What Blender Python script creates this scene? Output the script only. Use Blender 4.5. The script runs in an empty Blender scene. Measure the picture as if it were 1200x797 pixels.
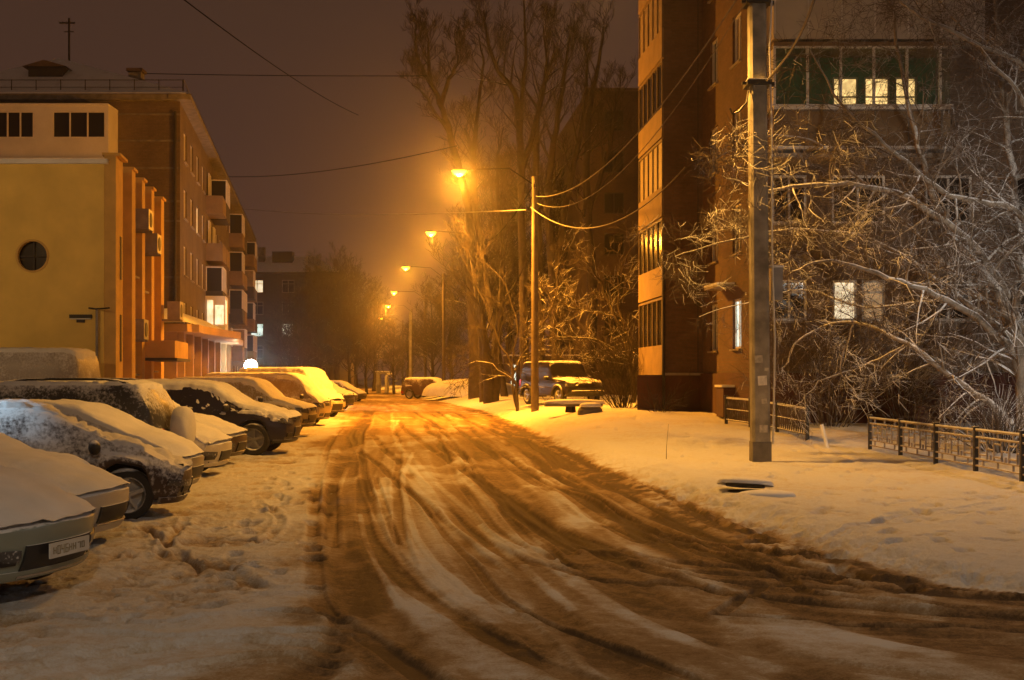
import bpy, bmesh, math, random
import numpy as np
from mathutils import Vector, Matrix
R = math.radians
sc = bpy.context.scene
COL = sc.collection
F = 1400.0          # focal length in photo pixels (1200 wide)
HZ = 442.0          # horizon row
CH = 1.7            # camera height

def at(px, py, Y):
    return Vector(((px-600)/F*Y, Y, CH+(HZ-py)/F*Y))
def gnd(px, py):
    Y = CH*F/(py-HZ)
    return ((px-600)/F*Y, Y)

# ------------------------------------------------------------------ materials
def nodes(name):
    m = bpy.data.materials.new(name); m.use_nodes = True
    nt = m.node_tree; nt.nodes.clear()
    out = nt.nodes.new('ShaderNodeOutputMaterial')
    b = nt.nodes.new('ShaderNodeBsdfPrincipled')
    nt.links.new(b.outputs[0], out.inputs[0])
    return m, nt, b
def N(nt, t, **kw):
    n = nt.nodes.new(t)
    for k, v in kw.items():
        if k.startswith('i_'): n.inputs[k[2:].replace('_', ' ')].default_value = v
        else: setattr(n, k, v)
    return n
def coord(nt, kind='Object'):
    return nt.nodes.new('ShaderNodeTexCoord').outputs[kind]
def ramp(nt, src, a, b, lo=(0,0,0,1), hi=(1,1,1,1)):
    r = nt.nodes.new('ShaderNodeValToRGB')
    r.color_ramp.elements[0].position = a; r.color_ramp.elements[1].position = b
    r.color_ramp.elements[0].color = lo; r.color_ramp.elements[1].color = hi
    nt.links.new(src, r.inputs[0]); return r.outputs[0]
def mix(nt, fac, a, b):
    m = nt.nodes.new('ShaderNodeMix'); m.data_type = 'RGBA'
    for s, v in ((0, fac), (6, a), (7, b)):
        if hasattr(v, 'is_linked') or hasattr(v, 'links'): nt.links.new(v, m.inputs[s])
        elif s == 0: m.inputs[0].default_value = v
        else: m.inputs[s].default_value = (*v, 1) if len(v) == 3 else v
    return m.outputs[2]
def math_(nt, op, a, b=None, c=None, clamp=False):
    m = nt.nodes.new('ShaderNodeMath'); m.operation = op; m.use_clamp = clamp
    for i, v in enumerate((a, b, c)):
        if v is None: continue
        if hasattr(v, 'links'): nt.links.new(v, m.inputs[i])
        else: m.inputs[i].default_value = v
    return m.outputs[0]
def noise(nt, vec, scale, detail=4, rough=.55):
    n = N(nt, 'ShaderNodeTexNoise'); n.inputs['Scale'].default_value = scale
    n.inputs['Detail'].default_value = detail; n.inputs['Roughness'].default_value = rough
    nt.links.new(vec, n.inputs['Vector']); return n.outputs['Fac']
def bump(nt, b, h, strength=.4, dist=.02):
    n = N(nt, 'ShaderNodeBump'); n.inputs['Strength'].default_value = strength
    n.inputs['Distance'].default_value = dist
    nt.links.new(h, n.inputs['Height']); nt.links.new(n.outputs[0], b.inputs['Normal'])
def up_mask(nt, lo, hi, vec, amp=.35, scale=6):
    """0..1 where the surface looks upward: snow lies there"""
    g = N(nt, 'ShaderNodeNewGeometry'); s = N(nt, 'ShaderNodeSeparateXYZ')
    nt.links.new(g.outputs['Normal'], s.inputs[0])
    nz = noise(nt, vec, scale, 3)
    v = math_(nt, 'ADD', s.outputs[2], math_(nt, 'MULTIPLY', math_(nt, 'SUBTRACT', nz, .5), amp*2))
    return ramp(nt, v, lo, hi)

def plain(name, col, rough=.6, metal=0, var=.25, scale=3, snow=None, bmp=0, coat=0, spec=.5):
    m, nt, b = nodes(name)
    v = coord(nt)
    n = noise(nt, v, scale, 5)
    dark = tuple(c*(1-var) for c in col); lite = tuple(min(1, c*(1+var)) for c in col)
    c = mix(nt, ramp(nt, n, .3, .7), dark, lite)
    if snow:
        k = up_mask(nt, snow[0], snow[1], v, .3, snow[2])
        c = mix(nt, k, c, (.78, .79, .82))
        rr = N(nt, 'ShaderNodeMapRange'); nt.links.new(k, rr.inputs[0])
        rr.inputs[3].default_value = rough; rr.inputs[4].default_value = .85
        nt.links.new(rr.outputs[0], b.inputs['Roughness'])
        if metal:
            mr = N(nt, 'ShaderNodeMapRange'); nt.links.new(k, mr.inputs[0])
            mr.inputs[3].default_value = metal; mr.inputs[4].default_value = 0
            nt.links.new(mr.outputs[0], b.inputs['Metallic'])
    else:
        b.inputs['Roughness'].default_value = rough; b.inputs['Metallic'].default_value = metal
    nt.links.new(c, b.inputs['Base Color'])
    b.inputs['Coat Weight'].default_value = coat
    b.inputs['Specular IOR Level'].default_value = spec
    if bmp: bump(nt, b, noise(nt, v, scale*6, 4), bmp, .02)
    return m

def brick(name, c1, c2, mortar, scale=1.0, var=.3, rough=.85):
    m, nt, b = nodes(name)
    uv = coord(nt, 'UV')
    t = N(nt, 'ShaderNodeTexBrick'); nt.links.new(uv, t.inputs['Vector'])
    t.inputs['Scale'].default_value = scale
    t.inputs['Brick Width'].default_value = .26; t.inputs['Row Height'].default_value = .085
    t.inputs['Mortar Size'].default_value = .012; t.inputs['Mortar Smooth'].default_value = .3
    t.inputs['Color1'].default_value = (*c1, 1); t.inputs['Color2'].default_value = (*c2, 1)
    t.inputs['Mortar'].default_value = (*mortar, 1)
    n = noise(nt, uv, .6, 6, .6); n2 = noise(nt, uv, 9, 3)
    f = math_(nt, 'ADD', math_(nt, 'MULTIPLY', n, .7), math_(nt, 'MULTIPLY', n2, .3))
    k = ramp(nt, f, .35, .68, (1-var, 1-var, 1-var, 1), (1+var, 1+var, 1+var, 1))
    mm = nt.nodes.new('ShaderNodeMix'); mm.data_type = 'RGBA'; mm.blend_type = 'MULTIPLY'
    mm.inputs[0].default_value = 1
    nt.links.new(t.outputs['Color'], mm.inputs[6]); nt.links.new(k, mm.inputs[7])
    nt.links.new(mm.outputs[2], b.inputs['Base Color'])
    b.inputs['Roughness'].default_value = rough
    bump(nt, b, t.outputs['Fac'], -.25, .01)
    return m

def emit(name, col, strength, pattern=None):
    m, nt, b = nodes(name)
    b.inputs['Base Color'].default_value = (*col, 1)
    b.inputs['Roughness'].default_value = .4
    if pattern:
        v = coord(nt)
        n = noise(nt, v, pattern, 3)
        c = mix(nt, ramp(nt, n, .35, .65), tuple(x*.45 for x in col), col)
        nt.links.new(c, b.inputs['Emission Color'])
    else:
        b.inputs['Emission Color'].default_value = (*col, 1)
    b.inputs['Emission Strength'].default_value = strength
    return m

def glass_dark(name, frost=.0, tint=(.02, .022, .025)):
    m, nt, b = nodes(name)
    v = coord(nt)
    if frost:
        n = math_(nt, 'ADD', math_(nt, 'MULTIPLY', noise(nt, v, 34, 3, .6), .6),
                  math_(nt, 'MULTIPLY', noise(nt, v, 3.5, 3), .4))
        k = ramp(nt, n, .62-frost*.3, .72-frost*.22)
        nt.links.new(mix(nt, k, tint, (.62, .63, .66)), b.inputs['Base Color'])
        nt.links.new(ramp(nt, k, 0, 1, (.12,)*3+(1,), (.85,)*3+(1,)), b.inputs['Roughness'])
        bump(nt, b, n, .5, .01)
    else:
        b.inputs['Base Color'].default_value = (*tint, 1); b.inputs['Roughness'].default_value = .12
    return m

M = {}
def make_snow(name, col=(.80, .81, .84), sc1=3., sc2=45., st=.5):
    m, nt, b = nodes(name)
    v = coord(nt)
    n1 = noise(nt, v, sc1, 5); n2 = noise(nt, v, sc2, 4, .7)
    c = mix(nt, ramp(nt, n1, .3, .7), tuple(x*.86 for x in col), col)
    nt.links.new(c, b.inputs['Base Color'])
    b.inputs['Roughness'].default_value = .9
    b.inputs['Specular IOR Level'].default_value = .25
    h = math_(nt, 'ADD', math_(nt, 'MULTIPLY', n1, .7), math_(nt, 'MULTIPLY', n2, .3))
    bump(nt, b, h, st, .04)
    return m
M['snow'] = make_snow('snow')
M['snow_dusty'] = make_snow('snow_dusty', (.66, .66, .68), 5, 60, .7)

def make_ground(name, road):
    m, nt, b = nodes(name)
    v = coord(nt)
    a = N(nt, 'ShaderNodeAttribute'); a.attribute_name = 'dirt'
    d = a.outputs['Fac']
    fine = noise(nt, v, 9, 6, .65); grit = noise(nt, v, 46, 5, .8); big = noise(nt, v, .9, 5)
    dd = math_(nt, 'ADD', d, math_(nt, 'MULTIPLY', math_(nt, 'SUBTRACT', fine, .5), .7))
    dd = math_(nt, 'ADD', dd, math_(nt, 'MULTIPLY', math_(nt, 'SUBTRACT', grit, .5), .75))
    dd = math_(nt, 'ADD', dd, math_(nt, 'MULTIPLY', math_(nt, 'SUBTRACT', big, .5), .25), clamp=True)
    r = nt.nodes.new('ShaderNodeValToRGB'); cr = r.color_ramp
    cr.elements[0].position = .05; cr.elements[0].color = (.78, .79, .82, 1)
    cr.elements[1].position = .95; cr.elements[1].color = (.12, .078, .045, 1)
    e = cr.elements.new(.30); e.color = (.64, .57, .48, 1)
    e = cr.elements.new(.50); e.color = (.46, .34, .21, 1)
    e = cr.elements.new(.72); e.color = (.31, .20, .10, 1)
    nt.links.new(dd, r.inputs[0]); nt.links.new(r.outputs[0], b.inputs['Base Color'])
    rr = ramp(nt, dd, .3, 1, (.95,)*3+(1,), (.72,)*3+(1,)); nt.links.new(rr, b.inputs['Roughness'])
    b.inputs['Specular IOR Level'].default_value = .12
    h = math_(nt, 'ADD', math_(nt, 'MULTIPLY', fine, .6), math_(nt, 'MULTIPLY', grit, .4))
    bump(nt, b, h, 1.0, .07)
    return m
M['ground'] = make_ground('packed_snow', False)

M['yellow'] = plain('yellow_stucco', (.78, .56, .15), .85, var=.14, scale=.9, bmp=.15)
M['annex'] = plain('tan_annex_render', (.27, .18, .075), .85, var=.2, scale=1.2)
M['yellow_trim'] = plain('pale_yellow_trim', (.60, .38, .11), .8, var=.15, scale=2)
M['brick_left'] = brick('tan_brick', (.15, .11, .07), (.12, .085, .055), (.11, .09, .065))
M['brick_right'] = brick('dark_red_brick', (.15, .08, .05), (.11, .06, .04), (.11, .08, .06))
M['brick_tan'] = brick('brownish_tan_brick', (.20, .14, .10), (.155, .11, .08), (.15, .12, .095))  # tan brick in a lowered, brownish base colour
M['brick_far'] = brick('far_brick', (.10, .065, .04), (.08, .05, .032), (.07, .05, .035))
M['brick_mid'] = brick('dark_brown_brick', (.09, .055, .035), (.07, .042, .03), (.07, .05, .04))  # dark brown brick of the middle block and low wing
M['plinth'] = plain('oxblood_painted_plinth', (.075, .022, .015), .8, var=.3, scale=1.5, bmp=.2)
M['concrete'] = plain('weathered_concrete', (.30, .27, .23), .9, var=.25, scale=2.2, bmp=.35, snow=(.75, .95, 5))
M['concrete_dark'] = plain('old_grey_concrete', (.16, .145, .125), .9, var=.35, scale=3, bmp=.4)
M['panel'] = plain('pale_balcony_panel', (.50, .47, .43), .7, var=.12, scale=1.2)
M['panel_tan'] = plain('tan_balcony_panel', (.21, .145, .08), .8, var=.2, scale=1.5, bmp=.1)
M['white'] = plain('white_frame', (.68, .67, .65), .5, var=.1)
M['white_siding'] = plain('white_siding', (.68, .67, .67), .6, var=.08, scale=1.3)
M['dark'] = plain('dark_trim', (.035, .03, .028), .7)
M['metal_dark'] = plain('dark_metal', (.05, .045, .04), .55, .6, snow=(.55, .9, 20))
M['metal_grey'] = plain('grey_metal', (.28, .27, .26), .5, .5)
M['roof_snow'] = plain('snow_dusted_roof', (.10, .07, .055), .8, var=.3, scale=1.3, snow=(.35, .8, 1.5))
M['pane'] = glass_dark('dark_pane', 0, (.018, .017, .016))
M['pane_green'] = glass_dark('green_tinted_pane', 0, (.02, .075, .05))
M['pane_green'].node_tree.nodes['Principled BSDF'].inputs['Roughness'].default_value = .3
M['curtain'] = plain('curtained_pane', (.22, .17, .12), .6, var=.3, scale=4)
M['lit_warm'] = emit('lit_window_warm', (1., .72, .30), 2.0, 2.5)
M['lit_white'] = emit('lit_window_white', (1., .82, .52), 1.35, 2.5)
M['lit_cool'] = emit('lit_window_cool', (.75, .95, .85), 1.5, 2)
M['lit_balcony'] = emit('lit_room_through_curtain', (1., .66, .26), 2.4, 5)
M['lit_dim'] = emit('dim_lit_window', (.9, .62, .32), .28, 9)
M['sodium'] = emit('sodium_lens', (1., .40, .03), 9)
M['white_lamp'] = emit('white_lamp_lens', (.93, .96, 1.), 120)
M['cable'] = plain('frosted_cable', (.12, .10, .09), .8, snow=(.3, .9, 3))
M['cable_dark'] = plain('black_cable', (.008, .007, .006), 1.0, spec=0)
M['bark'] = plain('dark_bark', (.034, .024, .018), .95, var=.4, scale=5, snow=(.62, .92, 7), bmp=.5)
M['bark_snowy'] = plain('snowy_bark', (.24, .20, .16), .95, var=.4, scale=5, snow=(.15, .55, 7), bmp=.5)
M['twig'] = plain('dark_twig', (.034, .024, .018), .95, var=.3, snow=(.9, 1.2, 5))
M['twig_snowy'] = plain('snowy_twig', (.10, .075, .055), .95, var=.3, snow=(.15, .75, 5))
M['tyre'] = plain('tyre_rubber', (.018, .017, .017), .85, var=.2, snow=(.7, .95, 9))
M['rim'] = plain('alloy_rim', (.34, .34, .35), .4, .8, snow=(.6, .9, 14))
M['chrome'] = plain('chrome', (.6, .6, .6), .2, 1, var=.05)
M['black_plastic'] = plain('black_plastic', (.02, .02, .022), .5, snow=(.5, .85, 14))
M['under'] = plain('underbody_black', (.008, .008, .008), .9)
M['olive'] = plain('smeared_plate_paint', (.27, .24, .16), .7)
M['plate'] = plain('number_plate', (.55, .55, .53), .5, var=.05)
M['headlamp'] = glass_dark('headlamp_glass', .12, (.07, .07, .075))
M['tail_red'] = plain('red_lens', (.30, .012, .01), .25, snow=(.5, .9, 14))
M['amber'] = plain('amber_lens', (.55, .2, .02), .3)
M['glass_car'] = glass_dark('car_glass', .35)
M['glass_clear'] = glass_dark('car_glass_clear', .12)
M['glass_caked'] = make_snow('glass_caked', (.60, .61, .63), 4, 50, .4)
M['glass_frost'] = glass_dark('car_glass_frosted', .8, (.1, .1, .11))
def paint(name, col, metal=.3, dust=.5):
    m, nt, b = nodes(name)
    v = coord(nt)
    n = math_(nt, 'ADD', math_(nt, 'MULTIPLY', noise(nt, v, 22, 4, .65), .55), math_(nt, 'MULTIPLY', noise(nt, v, 2.5, 4), .45))
    g = N(nt, 'ShaderNodeNewGeometry'); s = N(nt, 'ShaderNodeSeparateXYZ'); nt.links.new(g.outputs['Normal'], s.inputs[0])
    f = math_(nt, 'ADD', n, math_(nt, 'MULTIPLY', s.outputs[2], .35))
    k = ramp(nt, f, .72-dust*.28, .86-dust*.22)
    nt.links.new(mix(nt, k, col, (.66, .66, .68)), b.inputs['Base Color'])
    nt.links.new(ramp(nt, k, 0, 1, (.35,)*3+(1,), (.85,)*3+(1,)), b.inputs['Roughness'])
    inv = math_(nt, 'MULTIPLY', math_(nt, 'SUBTRACT', 1, k), metal); nt.links.new(inv, b.inputs['Metallic'])
    return m

# ------------------------------------------------------------------ builders
class MB:
    def __init__(s): s.v = []; s.f = []; s.m = []
    def face(s, pts, mat=0):
        n = len(s.v); s.v += [tuple(p) for p in pts]; s.f.append(tuple(range(n, n+len(pts)))); s.m.append(mat)
    def box(s, c, size, rot=0, mat=0, tilt=None):
        hx, hy, hz = size[0]/2, size[1]/2, size[2]/2
        rm = Matrix.Rotation(rot, 3, 'Z')
        if tilt is not None: rm = rm @ tilt
        n = len(s.v)
        for x, y, z in ((-hx,-hy,-hz),(hx,-hy,-hz),(hx,hy,-hz),(-hx,hy,-hz),(-hx,-hy,hz),(hx,-hy,hz),(hx,hy,hz),(-hx,hy,hz)):
            p = rm @ Vector((x, y, z)); s.v.append((c[0]+p.x, c[1]+p.y, c[2]+p.z))
        for f in ((0,3,2,1),(4,5,6,7),(0,1,5,4),(1,2,6,5),(2,3,7,6),(3,0,4,7)):
            s.f.append(tuple(n+i for i in f)); s.m.append(mat)
    def tube(s, pts, radii, sides=6, cap=True, mat=0):
        n0 = len(s.v); pts = [Vector(p) for p in pts]
        if not hasattr(radii, '__len__'): radii = [radii]*len(pts)
        ref = Vector((0, 0, 1)); last = None
        for i, p in enumerate(pts):
            d = (pts[min(i+1, len(pts)-1)]-pts[max(i-1, 0)])
            if d.length < 1e-9: d = Vector((0, 0, 1))
            d.normalize()
            if last is None:
                a = d.cross(Vector((0, 0, 1)))
                if a.length < .05: a = d.cross(Vector((1, 0, 0)))
            else: a = last - d*last.dot(d)
            a.normalize(); last = a; b = d.cross(a)
            for k in range(sides):
                t = 2*math.pi*k/sides
                s.v.append(tuple(p + (a*math.cos(t)+b*math.sin(t))*radii[i]))
        for i in range(len(pts)-1):
            for k in range(sides):
                a0 = n0+i*sides+k; a1 = n0+i*sides+(k+1) % sides
                s.f.append((a0, a1, a1+sides, a0+sides)); s.m.append(mat)
        if cap and sides > 3:
            s.f.append(tuple(n0+k for k in range(sides))[::-1]); s.m.append(mat)
            s.f.append(tuple(n0+(len(pts)-1)*sides+k for k in range(sides))); s.m.append(mat)
    def lathe(s, prof, axis_o, axis='Y', seg=28, mat=0):
        """prof = [(radius, along)]"""
        n0 = len(s.v); o = Vector(axis_o)
        for r, a in prof:
            for k in range(seg):
                t = 2*math.pi*k/seg
                if axis == 'Y': p = Vector((r*math.cos(t), a, r*math.sin(t)))
                elif axis == 'X': p = Vector((a, r*math.cos(t), r*math.sin(t)))
                else: p = Vector((r*math.cos(t), r*math.sin(t), a))
                s.v.append(tuple(o+p))
        for i in range(len(prof)-1):
            for k in range(seg):
                a0 = n0+i*seg+k; a1 = n0+i*seg+(k+1) % seg
                s.f.append((a0, a1, a1+seg, a0+seg)); s.m.append(mat)
    def grid(s, P, mat=0):
        """P[i][j] rows of points"""
        n0 = len(s.v); nj = len(P[0])
        for row in P: s.v += [tuple(p) for p in row]
        for i in range(len(P)-1):
            for j in range(nj-1):
                a = n0+i*nj+j; s.f.append((a, a+1, a+nj+1, a+nj)); s.m.append(mat)
    def build(s, name, mats, parent=None, smooth=None, recalc=False):
        me = bpy.data.meshes.new(name)
        me.from_pydata(s.v, [], s.f)
        if not isinstance(mats, (list, tuple)): mats = [mats]
        for m in mats: me.materials.append(m)
        if len(mats) > 1: me.polygons.foreach_set('material_index', s.m)
        if recalc or smooth is not None:
            bm = bmesh.new(); bm.from_mesh(me)
            if smooth is not None: bmesh.ops.remove_doubles(bm, verts=bm.verts, dist=1e-5)
            bmesh.ops.recalc_face_normals(bm, faces=bm.faces)
            if smooth is not None:
                for f in bm.faces: f.smooth = True
                for e in bm.edges:
                    if len(e.link_faces) == 2 and e.calc_face_angle(0) > R(smooth): e.smooth = False
            bm.to_mesh(me); bm.free()
        boxuv(me)
        o = bpy.data.objects.new(name, me); COL.objects.link(o)
        if parent: o.parent = parent
        return o
def boxuv(me):
    if len(me.polygons) > 40000: return
    uv = me.uv_layers.new(name='UVMap'); nl = len(me.loops)
    if nl == 0: return
    co = np.empty(len(me.vertices)*3); me.vertices.foreach_get('co', co); co = co.reshape(-1, 3)
    vi = np.empty(nl, dtype=np.int32); me.loops.foreach_get('vertex_index', vi)
    nrm = np.empty(len(me.polygons)*3); me.polygons.foreach_get('normal', nrm); nrm = nrm.reshape(-1, 3)
    tot = np.empty(len(me.polygons), dtype=np.int32); me.polygons.foreach_get('loop_total', tot)
    ln = np.repeat(nrm, tot, axis=0); p = co[vi]
    t = np.stack([-ln[:, 1], ln[:, 0]], 1); l = np.maximum(np.linalg.norm(t, axis=1, keepdims=True), 1e-6); t = t/l
    u = (p[:, :2]*t).sum(1); flat = np.abs(ln[:, 2]) > .7
    U = np.where(flat, p[:, 0], u); V = np.where(flat, p[:, 1], p[:, 2])
    uv.data.foreach_set('uv', np.stack([U, V], 1).astype(np.float32).ravel())

def tag(o, label=None, cat=None, group=None, kind=None):
    if label: o['label'] = label
    if cat: o['category'] = cat
    if group: o['group'] = group
    if kind: o['kind'] = kind
    return o
def empty(name, loc=(0, 0, 0), rz=0):
    o = bpy.data.objects.new(name, None); COL.objects.link(o); o.location = loc; o.rotation_euler = (0, 0, rz)
    o.empty_display_size = .2
    return o
def copy_tree(o, parent=None):
    c = o.copy(); COL.objects.link(c)
    if parent: c.parent = parent
    for ch in list(o.children): copy_tree(ch, c)
    return c
def sm(x, a, b):
    t = np.clip((x-a)/(b-a), 0, 1); return t*t*(3-2*t)

# value noise in numpy
_rng = np.random.RandomState(7); _T = _rng.rand(256, 256)
def vnoise(x, y):
    xi = np.floor(x).astype(int); yi = np.floor(y).astype(int); fx = x-xi; fy = y-yi
    fx = fx*fx*(3-2*fx); fy = fy*fy*(3-2*fy)
    a = _T[xi & 255, yi & 255]; b = _T[(xi+1) & 255, yi & 255]; c = _T[xi & 255, (yi+1) & 255]; d = _T[(xi+1) & 255, (yi+1) & 255]
    return (a*(1-fx)+b*fx)*(1-fy)+(c*(1-fx)+d*fx)*fy
def fbm(x, y, o=4, g=.5):
    s = 0; a = 1; t = 0
    for i in range(o):
        s = s+a*vnoise(x*2**i+17.3*i, y*2**i+9.1*i); t += a; a *= g
    return s/t

# ------------------------------------------------------------------ ground and road
def curve_px(pts, step=.35):
    P = [gnd(*p) for p in pts]
    return smooth_line(P)
def smooth_line(P, n=8):
    P = [np.array(p, float) for p in P]; out = []
    for i in range(len(P)-1):
        p0 = P[max(i-1, 0)]; p1 = P[i]; p2 = P[i+1]; p3 = P[min(i+2, len(P)-1)]
        for k in range(n):
            t = k/n
            out.append(.5*((2*p1)+(-p0+p2)*t+(2*p0-5*p1+4*p2-p3)*t*t+(-p0+3*p1-3*p2+p3)*t**3))
    out.append(P[-1]); return np.array(out)
def dist_line(X, Y, L):
    best = np.full(X.shape, 1e9)
    for i in range(len(L)-1):
        a = L[i]; b = L[i+1]; d = b-a; l2 = max((d*d).sum(), 1e-9)
        t = np.clip(((X-a[0])*d[0]+(Y-a[1])*d[1])/l2, 0, 1)
        dd = (X-a[0]-t*d[0])**2+(Y-a[1]-t*d[1])**2
        np.minimum(best, dd, out=best)
    return np.sqrt(best)
# right edge X as a function of Y (towards the camera the road swings right)
_re = [(700, -96), (200, -24), (120, -11.2), (90, -6.2), (62.6, -1.8), (48, -.25), (32.6, .93), (21.06, 1.8), (15.06, 2.47), (11.17, 3.0), (9.8, 3.6), (9.0, 4.6), (8.4, 7), (8.0, 12), (7.0, 30)]
_le = [(700, -101), (200, -31), (120, -17.5), (90, -12.5), (70, -9.6), (50, -7.3), (40, -6.1), (30, -4.8), (20, -3.35), (13.4, -2.35), (9.5, -1.8), (7.5, -1.9), (6, -2.3), (3, -3.6)]
def XR(Y):
    a = np.array(_re)[::-1]; return np.interp(Y, a[:, 0], a[:, 1])
def XL(Y):
    a = np.array(_le)[::-1]; return np.interp(Y, a[:, 0], a[:, 1])
def base_z(X, Y):
    X = np.asarray(X, float); Y = np.asarray(Y, float)
    r = X-XR(Y)
    z = .45*sm(Y, 22, 42)*sm(r, .0, 2.6)
    z = z + .09*sm(r, 0, .8)*(1-sm(Y, 60, 90))
    z = z + .06*np.exp(-((r-.75)/.5)**2)*sm(Y, 10, 16)*(.4+fbm(X*1.1, Y*1.1, 3))
    # heap by the pole and the mound further up the verge
    z = z + .08*np.exp(-(((X-3.9)/1.7)**2+((Y-40)/4)**2))
    z = z + .05*(fbm(X*.35+5, Y*.35, 3)-.5)*2
    return z
def gz(x, y): return float(base_z(x, y))

TR = [  # pixel polylines, half width in metres, dirt gain, depth
    ([(436,474),(430,488),(420,505),(408,535),(400,575),(401,615),(414,670),(445,735),(480,797)], .27, .50, .035),
    ([(398,590),(400,650),(408,710),(400,755),(350,797)], .17, .42, .03),
    ([(424,560),(430,620),(470,675),(550,730),(610,760),(700,797)], .12, .55, .04),
    ([(470,500),(440,540),(432,580),(452,640),(520,705),(600,752)], .10, .25, .02),
    ([(512,520),(528,570),(560,630),(610,690),(690,750),(760,797)], .22, .36, .03),
    ([(545,500),(580,550),(640,615),(740,690),(850,745),(960,797)], .26, .38, .03),
    ([(575,490),(620,525),(690,575),(740,615),(830,660),(960,705),(1100,740),(1230,757)], .40, .42, .03),
    ([(600,497),(655,528),(700,556),(745,590),(800,618),(870,648),(960,684),(1060,712),(1200,728)], .28, .40, .02),
    ([(560,560),(600,600),(660,650),(760,715),(900,760),(1100,790)], .14, .25, .02),
    ([(520,600),(540,650),(590,710),(640,760),(670,797)], .12, .22, .02),
    ([(900,697),(1000,705),(1080,712),(1200,722)], .2, .4, .03),
]
LT = [  # lighter strips left between the wheel tracks
    ([(565,612),(590,640),(625,675),(670,712)], .05, .45),
    ([(640,560),(668,585),(690,608)], .28, .40),
    ([(700,598),(740,635),(800,668),(860,690)], .16, .42),
    ([(500,560),(520,600),(545,650)], .30, .22),
    ([(455,560),(455,610),(500,670),(580,725)], .16, .38),
    ([(470,690),(520,735),(590,785)], .18, .35),
    ([(620,640),(700,700),(800,745)], .10, .35),
    ([(560,640),(600,700),(650,745)], .16, .28),
    ([(423,600),(436,650),(470,710)], .035, .45),
    ([(780,740),(900,775)], .12, .3), ([(1000,740),(1100,760)], .15, .3),
]
RU = [  # shallow ruts and scuffs in the snow of the parking strip
    ([(-60,722),(60,718),(180,728),(300,716),(400,722)], .06, .22, .05),
    ([(-60,752),(90,742),(230,745),(400,738)], .07, .25, .06),
    ([(-20,797),(120,768),(260,752),(390,757)], .07, .25, .06),
    ([(120,797),(240,778),(330,768),(400,775)], .06, .2, .05),
    ([(-60,770),(60,765),(180,757)], .05, .18, .05),
    ([(150,655),(190,640),(250,630),(330,640)], .05, .3, .04),
    ([(170,618),(200,640),(240,664),(300,668)], .05, .3, .05),
    ([(215,610),(190,650)], .05, .3, .05), ([(300,585),(330,610),(300,640)], .05, .25, .04),
    ([(250,660),(310,690),(370,690)], .07, .3, .04),
    ([(1160,600),(1050,615),(960,640)], .05, .10, .03), ([(930,600),(1000,596),(1100,600)], .05, .12, .03),
    ([(930,520),(1010,548),(1120,550)], .08, .12, .04), ([(640,505),(720,520),(820,530)], .08, .05, .03),
]
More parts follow.
